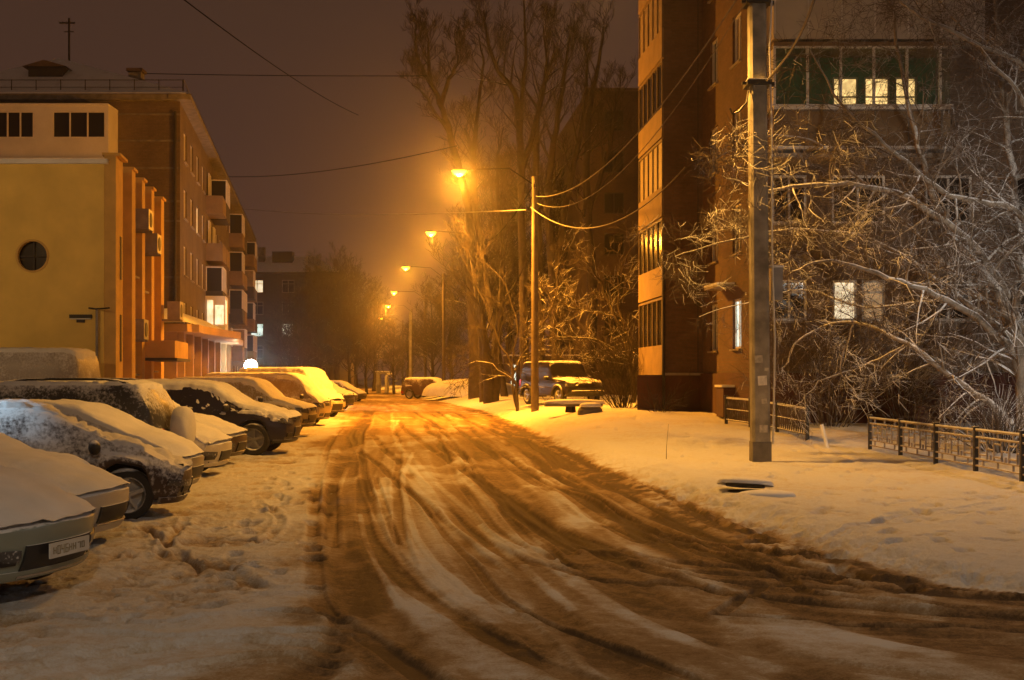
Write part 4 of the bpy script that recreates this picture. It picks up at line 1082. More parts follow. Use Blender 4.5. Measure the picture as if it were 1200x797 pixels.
# ---- right-hand building: near block with glazed balconies
def right_near():
    Y0 = 34.; X0 = (884-600)/F*Y0; k = Y0/F; H = 17.4
    root = empty('apartment_building'); tag(root, 'near brick apartment block on the right with green-glazed balcony and dark red plinth', 'building')
    def Z(py): return CH+(HZ-py)*k
    fA = Fac((X0, Y0, 0), (1, 0)); W = 17.
    def U_(px): return (px-600)*k-X0
    gh = []
    for px0, px1 in ((905, 946), (976, 1005), (1010, 1038), (1085, 1140), (1190, 1245)):
        gh.append((U_(px0), Z(376), (px1-px0)*k, Z(328)-Z(376)))
    h2 = [(U_(a), Z(262), (b-a)*k, Z(205)-Z(262)) for a, b in ((905, 946), (975, 1038), (1085, 1140), (1190, 1245))]
    h3 = [(U_(a), Z(132)+.0, (b-a)*k, Z(90)-Z(132)) for a, b in ((976, 1006), (1013, 1043), (1049, 1075))]
    h4 = [(U_(1190), Z(132), 55*k, Z(76)-Z(132))]
    UL = Vector((-.086, 1, 0)).normalized(); LS = 6.2
    far = fA.O+UL*LS
    fS = Fac(far, -UL)
    side_h = [(1.2, 2.55+2.85*q, .95, 1.5) for q in range(5)]+[(3.9, 2.55+2.85*q, .95, 1.5) for q in range(5)]
    mb = MB(); wall(mb, fA, W, H, gh+h2+h3+h4, z0=Z(437)-.01); mb.build('wall', M['brick_tan'], root)
    mb = MB(); wall(mb, fS, LS, H, side_h, z0=Z(437)-.01); mb.build('side_wall', M['brick_right'], root)
    pb = MB(); wall(pb, Fac(fA.p(-.04, 0, .10), (1, 0)), W, Z(437), (), 0, .2); wall(pb, Fac(fS.p(0, 0, .10), -UL), LS+.1, Z(437), (), 0, .2)
    pb.face([fA.p(-.04, Z(437), .10), fA.p(W, Z(437), .10), fA.p(W, Z(437), -.01), fA.p(-.04, Z(437), -.01)]); pb.build('plinth', M['plinth'], root)
    sl = MB(); fbox(sl, fA, 0, W, Z(437)+.003, Z(437)+.05, -.0, .14); sl.build('plinth_ledge', M['concrete_dark'], root)
    for q, h in enumerate(gh):
        window(root, fA, *h, (.5,) if q not in (1, 2) else (), (.7,) if q != 1 else (), {1: 'lit_white', 2: 'lit_dim'}.get(q, 'pane'), sill=True)
    # lit window: brighter left light, net curtain on the right light
    for h in h2: window(root, fA, *h, (.5,), (), 'pane')
    for h in h3: window(root, fA, *h, (), (.45,), 'lit_balcony', 'panel', inset=.08, sill=False, fr=.05, bar=.04)
    for h in h4: window(root, fA, *h, (.5,), (), 'curtain')
    for q, h in enumerate(side_h): window(root, fS, *h, (.5,), (), 'lit_cool' if q == 5 else ('curtain' if q % 3 else 'pane'))
    # glazed balconies: floors at Z(140..) and above
    u0, u1 = U_(897), U_(1098)
    for n_, (zb, zt, g0, g1, pm) in enumerate(((Z(174), Z(138), Z(134), Z(68), 'panel_tan'), (Z(52), Z(6), Z(2), Z(-62), 'panel'), (Z(-72), Z(-120), Z(-124), Z(-188), 'panel'))):
        u1_ = u1 if n_ == 0 else U_(1137)
        b = MB(); fbox(b, fA, u0, u1_, zb-.14, zb, 0, 1.05); fbox(b, fA, u0, u1_, zb, zt, 1.0, 1.05); fbox(b, fA, u0, u0+.05, zb, zt, 0, 1.0); fbox(b, fA, u1_-.05, u1_, zb, zt, 0, 1.0)
        fbox(b, fA, u0, u1_, g1+.05, g1+.16, 0, 1.08)
        bo = b.build('glazed_balcony', M[pm], root)
        sb = MB(); nb = 5
        for q in range(int((u1_-u0)/.92)+1): fbox(sb, fA, u0+.02+q*.92, u0+.06+q*.92, zb, zt, 1.052, 1.066)
        fbox(sb, fA, u0, u1_, zt-.05, zt-.002, 1.053, 1.075); sb.build('panel_seam', M['concrete_dark'] if n_ == 0 else M['white_siding'], bo)
        fr = MB()
        for q in np.arange(u0+.03, u1_, .915): fbox(fr, fA, q-.035, q+.035, g0, g1, .98, 1.05)
        fbox(fr, fA, u0, u1_, g0-.1, g0, .97, 1.09); fbox(fr, fA, u0, u1_, g1, g1+.05, .97, 1.06); fbox(fr, fA, u0, u0+.05, g0, g1, 0, .97); fr.build('balcony_frame', M['white'], bo)
        gl = MB(); gl.face([fA.p(u0, g0, 1.01), fA.p(u1_, g0, 1.01), fA.p(u1_, g1, 1.01), fA.p(u0, g1, 1.01)]); gl.build('balcony_glass', M['balcony_glass'], bo)
        if n_ == 0:
            sb = MB(); fbox(sb, fA, u0-.05, u1_+.05, zb-.22, zb-.143, -.0, 1.12); fbox(sb, fA, u0-.05, u1_+.05, g0-.0, g0+.03, 1.055, 1.14); sb.build('snow_ledge', M['snow_dusty'], bo)
            cb = MB(); wall(cb, Fac(fA.p(u0+.06, 0, .012), (1, 0)), u1_-u0-.1, g1, [(h[0]-u0-.06, h[1], h[2], h[3]) for h in h3], 0.001, zb); cb.build('balcony_back_wall', M['green_wall'], bo)
    # a row of older slabs below, catching snow
    sb = MB(); fbox(sb, fA, U_(893), U_(1110), Z(192), Z(187), 0, 1.0); fbox(sb, fA, U_(893), U_(945), Z(306), Z(300), 0, .5); sb.build('slab', M['concrete'], root)
    r = MB(); r.face([fA.p(-.3, H, .4), fA.p(W, H, .4), fA.p(W, H+.2, -LS), fS.p(-.3, H+.2, .4)]); r.build('roof', M['roof_snow'], root)
    ent = MB(); fbox(ent, fS, 2.6, 4.2, 4.42, 4.5, .01, .55); e = ent.build('entrance_canopy', M['concrete'], root)
    ent = MB(); fbox(ent, fS, 2.6, 4.2, 4.5, 4.56, .01, .56); ent.build('canopy_snow', M['snow'], e)
    # downpipe in the corner
    d = MB(); d.tube([fS.p(.1, 1, .15), fS.p(.1, H, .15)], .07, 8); d.build('drainpipe', M['metal_dark'], root)
    return fA, fS
mg, ntg, bg = nodes('balcony_glass')
ntg.nodes.remove(bg); tr = ntg.nodes.new('ShaderNodeBsdfTransparent'); tr.inputs[0].default_value = (.85, .85, .78, 1)
gl = ntg.nodes.new('ShaderNodeBsdfGlossy'); gl.inputs['Roughness'].default_value = .08; gl.inputs[0].default_value = (.8, .9, .85, 1)
df = ntg.nodes.new('ShaderNodeBsdfDiffuse'); df.inputs[0].default_value = (.08, .30, .17, 1)
m0 = ntg.nodes.new('ShaderNodeMixShader'); m0.inputs[0].default_value = .2; ntg.links.new(tr.outputs[0], m0.inputs[1]); ntg.links.new(df.outputs[0], m0.inputs[2])
mx = ntg.nodes.new('ShaderNodeMixShader'); mx.inputs[0].default_value = .12
ntg.links.new(m0.outputs[0], mx.inputs[1]); ntg.links.new(gl.outputs[0], mx.inputs[2])
ntg.links.new(mx.outputs[0], [n for n in ntg.nodes if n.type == 'OUTPUT_MATERIAL'][0].inputs[0])
M['balcony_glass'] = mg
M['green_wall'] = plain('green_painted_wall', (.07, .19, .12), .7, var=.15)
fRA, fRS = right_near()

# ---- right-hand building: farther block with lit balcony stack
M['frame_brown'] = plain('brown_balcony_frame', (.12, .08, .045), .7, var=.3)
def right_far():
    Y0 = 40.; k = Y0/F; X0 = (778-600)*k; X1 = (834-600)*k+.6; H = 17.6
    root = empty('apartment_building'); tag(root, 'tall dark brick block on the right with a stack of orange-lit corner balconies', 'building')
    fA = Fac((X0, Y0, 0), (1, 0)); UL = Vector((-.086, 1, 0)).normalized()
    fS = Fac(Vector((X0, Y0, 0))+UL*4.1, -UL)
    Z = lambda py: CH+(HZ-py)*k
    mb = MB(); wall(mb, fA, X1-X0, H, z0=Z(440)); 
    # wall set back behind the balcony stack, continuing away
    LS = 4.1
    fS2 = Fac(Vector((X0+.9, Y0, 0))+UL*LS, -UL); holes = []
    for fl in range(6): holes.append((1.3, 2.4+2.66*fl, 1.4, 1.5))
    wall(mb, fS2, LS, H, holes, z0=Z(440)); wall(mb, Fac(Vector((X0+12, Y0, 0))+UL*LS, (-1, 0)), 11.1, H); mb.build('wall', M['brick_right'], root)
    rnd = random.Random(9)
    for h in holes:
        window(root, fS2, *h, (.5,), (), 'curtain' if rnd.random() < .4 else 'pane', sill=False)
    pb = MB(); wall(pb, Fac(fA.p(-.9, 0, .08), (1, 0)), X1-X0+.9, Z(440), (), 0, .2); wall(pb, Fac(fS2.p(0, 0, .98), -UL), LS, Z(440), (), 0, .2); pb.build('plinth', M['plinth'], root)
    lb = MB(); fbox(lb, fA, 0, X1-X0, Z(440), Z(437), -.0, .12); lb.build('plinth_ledge', M['concrete'], root)
    # corner balcony stack: panels and glazing, sloping down to the street
    pitch = 93*k
    fb = Fac(Vector((X0-.02, Y0-.0, 0))+UL*4.1, -UL)
    for n_ in range(6):
        z0 = Z(440)+n_*pitch+.02
        b = MB(); fbox(b, fb, 0, 4.1, z0, z0+.12, -.9, .06); fbox(b, fb, 0, 4.1, z0+.12, z0+1.0, .0, .05); fbox(b, fb, 4.03, 4.1, z0+.12, z0+1.0, -.9, -.003)
        bo = b.build('balcony', M['panel_tan'], root)
        w = MB()
        for q in np.linspace(.05, 4.05, 6): fbox(w, fb, q-.04, q+.04, z0+1.0, z0+pitch-.12, -.03, .04)
        fbox(w, fb, 0, 4.1, z0+pitch-.13, z0+pitch-.05, -.9, .045); fbox(w, fb, 4.03, 4.1, z0+1.0, z0+pitch-.13, -.5, -.04); w.build('balcony_frame', M['frame_brown'], bo)
        g = MB(); fbox(g, fb, .02, 4.08, z0+1.0, z0+pitch-.13, -.01, .0); g.build('pane', M['curtain'] if n_ in (2, 4) else M['pane'], bo)
    r = MB(); r.face([fA.p(-1, H, .2), fA.p(12, H, .2), fA.p(12, H+.1, -LS), fS2.p(0, H+.1, 1.)]); r.build('roof', M['roof_snow'], root)
    d = MB(); d.tube([fA.p(X1-X0-.75, 1, .12), fA.p(X1-X0-.75, H, .12)], .07, 8); d.build('drainpipe', M['metal_dark'], root)
    d = MB(); d.tube([fA.p(-.02, .6, .1), fA.p(-.02, 5.4, .1)], .05, 8); d.build('corner_pipe', M['metal_dark'], root)
right_far()

# entrance steps block and vent stub by the plinth
eb = empty('entrance_block'); tag(eb, 'dark red brick entrance block with a snowy top left of the near pole', 'entrance')
b = MB(); p = at(858, 473, 36.3); b.box((p.x, p.y, .95), (.75, 1.2, .9)); b.build('brick_base', M['plinth'], eb)
b = MB(); b.box((p.x, p.y, 1.43), (.85, 1.3, .07)); b.build('snow_cap', M['snow'], eb)

# ---- dark block seen behind the middle trees
def mid_block():
    Y0 = 84.; k = Y0/F; X0 = (688-600)*k; root = empty('apartment_building'); tag(root, 'unlit dark flat-roofed block behind the tall bare trees', 'building')
    H = CH+(HZ-107)*k; f = Fac((X0, Y0, 0), (1, 0)); fS = Fac((X0-2, Y0+22, 0), (2/22., -1))
    holes = [(1.2+3.3*i, 1.6+2.9*q, 1.4, 1.5) for i in range(3) for q in range(7)]
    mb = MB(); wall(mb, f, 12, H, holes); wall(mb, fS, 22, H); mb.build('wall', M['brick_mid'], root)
    for h in holes: window(root, f, *h, (.5,), (), 'pane', 'dark', sill=False)
    r = MB(); fbox(r, f, -.2, 12, H, H+.2, -22, .2); r.build('roof', M['roof_snow'], root)
mid_block()
def low_wing():
    Y0 = 88.; k = Y0/F; root = empty('low_building'); tag(root, 'low dark building with a pale lit doorway between the trunks behind the boxy off-roader', 'building')
    X0 = (590-600)*k; f = Fac((X0, Y0, 0), (1, 0)); H = 3.0
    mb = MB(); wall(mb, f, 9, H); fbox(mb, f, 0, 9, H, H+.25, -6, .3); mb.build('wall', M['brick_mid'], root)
    d = MB(); u = (602-590)*k; fbox(d, f, u-.2, u+.16, .75, 2.6, .01, .05); d.build('lit_doorway', M['lit_cool'], root)
    sn = MB(); fbox(sn, f, 0, 9, H+.25, H+.36, -6, .35); sn.build('roof_snow', M['snow'], root)
low_wing()

# ------------------------------------------------------------------ poles, lamps, cables
def cable(name, label, pts, r=.02, mat='cable', sag=0, n=26):
    a, b = Vector(pts[0]), Vector(pts[-1]); P = []
    if len(pts) == 2:
        for i in range(n+1):
            t = i/n; p = a.lerp(b, t); p.z -= sag*4*t*(1-t); P.append(p)
    else: P = [Vector((*q,)) for q in smooth_line([tuple(p) for p in pts], 8)]
    mb = MB(); mb.tube(P, r, 5, False); o = mb.build(name, M[mat]); tag(o, label, 'cable'); return o

def snow_blob(parent, c, size, name='snow_cap', seed=0, mat='snow', tilt=None):
    mb = MB(); G = []
    for i in range(9):
        th = i/8*math.pi/2; row = []
        for k_ in range(21):
            ph = 2*math.pi*(k_ % 20)/20; n_ = .85+.3*float(fbm(np.array(math.cos(ph)*1.3+seed+5), np.array(math.sin(ph)*1.3+i*.3+5), 2))
            row.append((c[0]+size[0]*math.sin(th)*math.cos(ph)*n_, c[1]+size[1]*math.sin(th)*math.sin(ph)*n_, c[2]+size[2]*math.cos(th)**.6))
        G.append(row)
    if tilt is not None: G = [[tuple(Vector(c)+tilt @ (Vector(p)-Vector(c))) for p in row] for row in G]
    mb.grid(G); return mb.build(name, M[mat], parent, smooth=60)
# near concrete pole
def near_pole():
    Y = 22.7; root = empty('utility_pole'); tag(root, 'big near concrete pole with paper notices, standing in the snow before the fence', 'pole')
    k = Y/F
    base = at(891, 548, Y); top = at(886, -90, Y)
    mb = MB(); rows = []
    for t, w in ((0, .345), (.06, .34), (1, .31)):
        c = base.lerp(top, t); h = w/2; ch = .045
        rows.append([(c.x+x, c.y+y, c.z) for x, y in ((-h+ch, -h), (h-ch, -h), (h, -h+ch), (h, h-ch), (h-ch, h), (-h+ch, h), (-h, h-ch), (-h, -h+ch), (-h+ch, -h))])
    mb.grid(rows); mb.face(rows[-1][:-1]); mb.build('shaft', M['pole_concrete'], root)
    ft = MB(); ft.box((base.x, base.y, .20), (.354, .354, .56)); ft.build('footing', M['concrete_dark'], root)
    snow_blob(root, (base.x-.03, base.y-.05, -.06), (.42, .40, .13), 'drifted_snow', 12)
    def c(py): 
        t = (548-py)/(548+90); return base.lerp(top, t)
    # clamps
    for n_, py in enumerate((99, 4)):
        p = c(py); b = MB(); b.box(p, (.46, .46, .09)); b.box(p+Vector((.26, 0, 0)), (.12, .10, .07)); b.box(p+Vector((-.26, -.1, 0)), (.10, .06, .05))
        cl = b.build('clamp', M['metal_dark'], root)
        s = MB(); s.box(p+Vector((0, 0, .055)), (.44, .44, .025)); s.build('clamp_snow', M['snow'], cl)
    p = c(108); b = MB(); b.tube([p+Vector((-.2, -.15, 0)), p+Vector((-.25, -.2, -.25)), p+Vector((-.4, -.22, -.42)), p+Vector((-.52, -.22, -.46)), p+Vector((-.56, -.22, -.36))], .018, 6); b.build('hook', M['metal_dark'], root, smooth=60)
    # pipe and cable down the right side
    b = MB(); b.tube([c(-60)+Vector((.20, -.14, 0)), c(5)+Vector((.25, -.14, 0)), c(60)+Vector((.20, -.16, 0)), c(150)+Vector((.23, -.16, 0)), c(300)+Vector((.22, -.16, 0)), c(400)+Vector((.26, -.16, 0)), c(520)+Vector((.21, -.16, 0))], .020, 6); b.build('riser_cable', M['white'], root, smooth=60)
    # meter box
    p = c(333)+Vector((.33, .05, 0)); b = MB(); b.box(p, (.22, .24, .62)); mbx = b.build('meter_box', M['metal_grey'], root)
    b = MB(); b.box(p+Vector((0, 0, .33)), (.26, .28, .04)); b.build('box_snow', M['snow'], mbx)
    # notices
    for (px, py, w, h, m_) in ((890, 446, .17, .18, 'paper'), (886, 421, .15, .14, 'paper_old'), (892, 470, .10, .09, 'paper_old'), (891, 502, .15, .14, 'paper_old'), (895, 433, .08, .06, 'paper_old')):
        q = c(py); b = MB(); b.box((q.x+(px-889)*k, q.y-.172, q.z), (w, .006, h), tilt=Matrix.Rotation(.06*((py % 5)-2), 3, 'Y')); b.build('notice', M[m_], root)
M['pole_concrete'] = plain('stained_pole_concrete', (.27, .245, .20), .9, var=.45, scale=2.6, bmp=.4)
M['paper'] = plain('paper', (.70, .66, .58), .8, var=.2, scale=14)
M['paper_old'] = plain('torn_paper', (.48, .43, .34), .8, var=.35, scale=12)
near_pole()

SOD = (1.0, .35, .025)
def lamp_head(root, tip, d, lens='sodium', energy=900, col=SOD, rad=.12, spill=.34, cone=158):
    """cobra-head luminaire at tip, pointing along d; a spot and a point light hang below the lens"""
    h = MB(); up = Vector((0, 0, 1)); side = d.cross(up).normalized()
    G = []
    for t, w, z in ((-.30, .05, .04), (-.12, .10, .07), (.12, .15, .09), (.34, .13, .07), (.44, .05, .02)):
        row = []
        for a in range(13):
            th = math.pi*a/12; row.append(tip+d*t+side*(w*math.cos(th))+up*(z*math.sin(th)))
        row.append(row[0]); G.append(row)
    h.grid(G); h.face(G[0]); h.face(G[-1]); ho = h.build('lamp_head', M['dark'], root, smooth=50)
    l = MB(); G = []
    for t, w, z in ((-.20, .03, 0), (-.12, .16, -.14), (.10, .20, -.25), (.32, .16, -.14), (.40, .03, 0)):
        G.append([tip+d*t+side*(w*math.cos(math.pi*a/8))-up*(.003-z*math.sin(math.pi*a/8)) for a in range(9)])
    l.grid(G); l.build('lens', M[lens], ho, smooth=60)
    for kind, e_ in (('SPOT', energy), ('POINT', energy*spill)):
        ld = bpy.data.lights.new('lamp', kind); ld.energy = e_; ld.color = col; ld.shadow_soft_size = rad
        if kind == 'SPOT': ld.spot_size = R(cone); ld.spot_blend = .55
        lo = bpy.data.objects.new('lamp_light', ld); COL.objects.link(lo); lo.location = tip+d*.1-up*(.38 if kind == 'SPOT' else .44); lo.parent = root
    return lo

LE = 6800
def street_lamp(label, base, h, reach, head, energy, rad=.15, group='street lamps in a row up the road', square=False):
    root = empty('street_lamp'); tag(root, label, 'street lamp', group)
    b = Vector((base[0], base[1], gz(*base)-.1)); top = Vector((b.x, b.y, h))
    mb = MB(); mb.tube([b, top], [rad, rad*.72], 10); mb.build('pole', M['pole_mid'] if b.y < 60 else M['pole_dark'], root, smooth=60)
    hd = Vector(head); d = (hd-top); d.z = 0; d.normalize()
    a = MB(); a.tube([top-Vector((0, 0, .35)), top.lerp(hd, .35)+Vector((0, 0, .25)), hd-d*.35+Vector((0, 0, .05)), hd-d*.2], .028, 6); a.build('arm', M['cable_dark'], root, smooth=60)
    cb = MB(); cb.box(top-Vector((0, 0, .4)), (.5, .12, .12), math.atan2(d.y, d.x)+math.pi/2)
    for s_ in (-.22, .22):
        q = top-Vector((0, 0, .3)); n_ = Vector((-d.y, d.x, 0))*s_; cb.tube([q+n_, q+n_+Vector((0, 0, .14))], .035, 6)
    cb.build('insulators', M['metal_dark'], root)
    lamp_head(root, hd, d, 'sodium', energy)
    return top
M['pole_mid'] = plain('brown_concrete_pole', (.11, .085, .06), .9, var=.3)
M['pole_dark'] = plain('backlit_pole', (.06, .045, .035), .9, var=.3)  # far poles: their backlit darkness is put into the colour
tops = []
specs = [((.92, 48.0), 'nearest lit street lamp, its round pole beside the boxy off-roader', 9.75, at(541, 200, 48), 2.6, .17),
         ((-1.75, 69.0), 'second lit street lamp up the road from the boxy off-roader', 9.6, at(507, 272, 69), 1.3, .15),
         ((-5.2, 91.), 'third lit street lamp up the road, counted from the boxy off-roader', 9.6, at(477, 313, 91), 1.0, .15),
         ((-8.4, 116.), 'fourth lit street lamp up the road, between the third and the fifth', 9.6, at(463, 342, 116), 1.0, .15),
         ((-11.6, 138.), 'fifth lit street lamp up the road, second from the far end', 9.6, at(456, 358, 138), 1.0, .15),
         ((-15.2, 166.), 'farthest and lowest-looking lit street lamp at the end of the row', 9.6, at(447, 373, 166), 1.0, .15)]
for b_, lab, h, hd, e, rad in specs:
    tops.append(street_lamp(lab, b_, h, 3, hd, LE*e, rad))
# unseen lamp added on the near concrete pole, just above the picture
npole = bpy.data.objects['utility_pole']; tp = at(886, -90, 22.7); hd_ = Vector((tp.x-2.75, 22.7, tp.z+.1))
am = MB(); am.tube([tp-Vector((0, 0, .3)), tp.lerp(hd_, .4)+Vector((0, 0, .25)), hd_+Vector((.25, 0, .03))], .03, 6); am.build('arm', M['cable_dark'], npole, smooth=60)
lamp_head(npole, hd_, Vector((-1, 0, 0)), 'sodium', 5200, (1., .45, .07), spill=.05, cone=128)
# unseen lamps added for light: behind the photographer, and white beyond the right edge
street_lamp('added unseen street lamp behind the photographer', (5.5, -9.0), 9.7, 3, Vector((2.6, -9.2, 9.9)), 1, .16)
tl = bpy.data.objects['street_lamp.006']
for o_ in tl.children:
    if o_.type == 'LIGHT': o_.data.energy = 4600 if o_.data.type == 'SPOT' else 900; o_.data.color = (1., .76, .50)

yl = empty('added_yard_lamp'); tag(yl, 'added unseen white yard lamp beyond the right edge of the picture', 'street lamp')
mb = MB(); mb.tube([(13.5, 15, 0), (13.5, 15, 6.6)], [.09, .06], 8); mb.build('pole', M['metal_grey'], yl)
lo = lamp_head(yl, Vector((13.1, 15, 6.7)), Vector((-1, 0, 0)), 'white_lamp', 260, (1., .90, .74))
ld = bpy.data.lights.new('added_yard_flood', 'SPOT'); ld.energy = 2900; ld.color = (1., .88, .72); ld.spot_size = R(62); ld.spot_blend = .9; ld.shadow_soft_size = .12  # spot added to brighten the big tree's snowy branches
lo = bpy.data.objects.new('lamp_light', ld); COL.objects.link(lo); lo.location = (13.0, 15.3, 6.4); lo.parent = yl; lo.rotation_euler = (Vector((11.5, 27, 3.8))-lo.location).to_track_quat('-Z', 'Y').to_euler()
fl = empty('added_flood_lamp'); tag(fl, 'added unseen cold bluish flood lamp left of the picture', 'lamp')  # unseen lamp added to tint the dark sedan's windscreen blue
mb = MB(); mb.tube([(-9.6, 10.6, 0), (-9.6, 10.6, 3.1)], .05, 8); mb.build('post', M['metal_grey'], fl)
mb = MB(); mb.box((-9.6, 10.6, 3.2), (.2, .3, .2), R(40)); mb.build('housing', M['metal_grey'], fl)
ld = bpy.data.lights.new('added_cold_flood', 'SPOT'); ld.energy = 1700; ld.color = (.55, .82, 1.); ld.spot_size = R(11); ld.spot_blend = .8; ld.shadow_soft_size = .1
o = bpy.data.objects.new('lamp_light', ld); COL.objects.link(o); o.location = (-9.4, 10.7, 3.25); o.parent = fl
o.rotation_euler = (Vector((-5.75, 14.0, 1.1))-o.location).to_track_quat('-Z', 'Y').to_euler()
yw = empty('added_yard_lamp'); tag(yw, 'added unseen warm yard lamp beyond the left edge of the picture', 'street lamp')  # unseen lamp added to brighten the yellow front wall
mb = MB(); mb.tube([(-17, 11, 0), (-17, 11, 7.6)], [.09, .06], 8); mb.build('pole', M['metal_grey'], yw)
lamp_head(yw, Vector((-16.6, 11, 7.7)), Vector((1, 0, 0)), 'sodium', 150, (1., .70, .34))
ld = bpy.data.lights.new('added_yard_flood', 'SPOT'); ld.energy = 2300; ld.color = (1., .60, .24); ld.spot_size = R(64); ld.spot_blend = .8; ld.shadow_soft_size = .12
lo = bpy.data.objects.new('lamp_light', ld); COL.objects.link(lo); lo.location = (-16.5, 11.4, 7.3); lo.parent = yw; lo.rotation_euler = (Vector((-17, 30, 6.5))-lo.location).to_track_quat('-Z', 'Y').to_euler()
# thin bare poles up the road
for n_, (px, py0, py1, Y, r, lab) in enumerate(((481, 366, 466, 102, .13, 'thin pale pole at the end of the road, left of the two dark poles'), )):
    mb = MB(); p = at(px, py0, Y); mb.tube([(p.x, Y, 0), tuple(p)], [r*1.1, r], 8); tag(mb.build('metal_pole', M['metal_grey'], smooth=60), lab, 'pole')

# bright white lamp on a short post by the annex
wlp = empty('post_lamp'); tag(wlp, 'dazzling white lamp on a short post by the brick block at left', 'lamp')
p = at(294, 429, 66)
mb = MB(); mb.tube([(p.x, p.y, -.05), (p.x, p.y, p.z-.3)], .05, 8); mb.build('post', M['metal_grey'], wlp)
mb = MB(); mb.lathe([(.001, -.36)]+[(.36*math.cos(a), .36*math.sin(a)) for a in np.linspace(-1.4, 1.4, 12)]+[(.001, .36)], p, 'Z', 20); mb.build('globe', M['white_lamp'], wlp, smooth=60)
ld = bpy.data.lights.new('white_lamp', 'POINT'); ld.energy = 22; ld.color = (.85, .92, 1); ld.shadow_soft_size = .15
o = bpy.data.objects.new('lamp_light', ld); COL.objects.link(o); o.location = (p.x+.25, p.y-.35, p.z); o.parent = wlp

# cables
T2 = at(624, 234, 48)
cable('overhead_cable', 'thick frosted cable sagging from the round pole to the near block wall at right', [at(622, 243, 48), at(803, 196, 38.6)], .021, sag=1.35)
cable('overhead_cable', 'upper frosted cable curving up right from the round pole toward the near pole', [at(628, 230, 48), at(882, -30, 22.9)], .016, sag=1.2)
cable('overhead_cable', 'thin lower twin of the cable rising right from the round pole', [at(629, 238, 48), at(882, -12, 22.9)], .010, sag=1.5)
cable('overhead_cable', 'snow-lined cable from the round pole straight left across the road', [at(616, 246, 48), at(284, 244, 105)], .020, sag=.35)
cable('overhead_cable', 'pale cable curving from the near pole up and right out of the picture', [at(897, 97, 22.6), at(925, 62, 21), at(945, 25, 19.5), at(962, -25, 18)], .024)
cable('overhead_cable', 'dark diagonal cable high in the sky above the left block', [at(190, -20, 30), at(420, 135, 75)], .018, 'cable_dark', sag=.3)
cable('overhead_cable', 'level dark cable across the sky above the left block roof', [at(160, 86, 62), at(500, 89, 60)], .022, 'cable_dark', sag=.05)
cable('overhead_cable', 'slanting dark cable across the sky ending near the brightest lamp', [at(262, 207, 95), at(535, 171, 62)], .028, 'cable_dark', sag=.5)
for a_, b_, lab in ((tops[0], tops[1], 'cable strung between the first and second lit street lamps'), (tops[1], tops[2], 'cable strung between the second and third lit street lamps'), (tops[2], tops[3], 'cable strung between the third and fourth lit street lamps')):
    cable('overhead_cable', lab, [a_-Vector((0, 0, .2)), b_-Vector((0, 0, .2))], .02, 'cable_dark', sag=.5)

# ------------------------------------------------------------------ fences
def fence_post(root, x, y, h, mat='metal_dark', w=.07):
    z = gz(x, y); mb = MB(); mb.box((x, y, z+h/2-.05), (w, w, h+.1)); mb.box((x, y, z+h+.015), (w+.03, w+.03, .03)); return mb.build('post', M[mat], root)
M['iron_rimed'] = plain('rimed_iron', (.34, .29, .25), .9, snow=(.1, .6, 25))
def near_fence():
    root = empty('fence'); tag(root, 'low iron fence with square-patterned panels at the right edge', 'fence')
    ys = [26.1, 24.05, 22.05, 20.15, 18.3, 16.5, 14.7]; X = 7.82; h = .74
    for y in ys: fence_post(root, X, y, h)
    for a, b in zip(ys, ys[1:]):
        z = (gz(X, a)+gz(X, b))/2; mb = MB(); L = a-b; c = (a+b)/2
        B = lambda y0, y1, z0, z1, t=.03: mb.box((X, (y0+y1)/2, z+(z0+z1)/2), (t, abs(y1-y0), abs(z1-z0)))
        for zz in (.70, .585, .225, .11): B(b+.035, a-.035, zz-.012, zz+.012, .035)
        n = 3; w = (L-.07)/n
        for k in range(n):
            y0 = b+.035+k*w; B(y0+w*.22, y0+w*.22+.022, .23, .58); B(y0+w*.78-.022, y0+w*.78, .23, .58)
            B(y0+w*.22, y0+w*.78, .50, .522); B(y0+w*.22, y0+w*.78, .29, .312)
            B(y0-.012 if k else y0, y0+.012, .23+.0, .32); B(y0-.012 if k else y0, y0+.012, .50, .58)
            B(y0, y0+w*.22, .40, .42); B(y0+w*.78, y0+w, .40, .42)
            B(y0+w*.5-.011, y0+w*.5+.011, .592, .69); B(y0+w*.5-.011, y0+w*.5+.011, .12, .22)
        mb.build('panel', M['iron_rimed'], root)
        s = MB(); s.box((X, c, z+.722), (.05, L-.10, .022)); s.box((X, c, z+.60), (.04, L-.1, .010)); s.build('rail_snow', M['snow'], root)
near_fence()
def far_fence():
    root = empty('fence'); tag(root, 'old lattice fence crusted with snow behind the big near pole', 'fence')
    A = Vector((6.15, 34.3)); B_ = Vector((7.12, 28.8)); n = 3
    P = [A.lerp(B_, t/n) for t in range(n+1)]
    for p in P: fence_post(root, p.x, p.y, .78, 'metal_dark', .08)
    for a, b in zip(P, P[1:]):
        mb = MB(); d = b-a; L = d.length; z0 = gz(*a); z1 = gz(*b)
        q = lambda t, h: Vector((a.x+d.x*t, a.y+d.y*t, z0+(z1-z0)*t+h))
        for h in (.12, .42, .72): mb.tube([q(0, h), q(1, h)], .022, 4)
        for k in range(14):
            t = k/14; mb.tube([q(t, .12), q(min(t+1/14, 1), .72)], .013, 4); mb.tube([q(t, .72), q(min(t+1/14, 1), .12)], .013, 4)
        mb.build('panel', M['twig_snowy'], root)
        s = MB(); s.tube([q(0, .75), q(1, .75)], .022, 5); s.build('rail_snow', M['snow'], root)
far_fence()
mb = MB(); x, y = gnd(972, 531); x = 6.9; y = 26.6
b0 = at(972, 530, 26.6); b1 = at(963, 498, 26.9); mb.tube([b0-Vector((0, 0, .1)), b1], .045, 6); o = mb.build('leaning_post', M['white']); tag(o, 'broken pale post leaning left between the two fences', 'post')
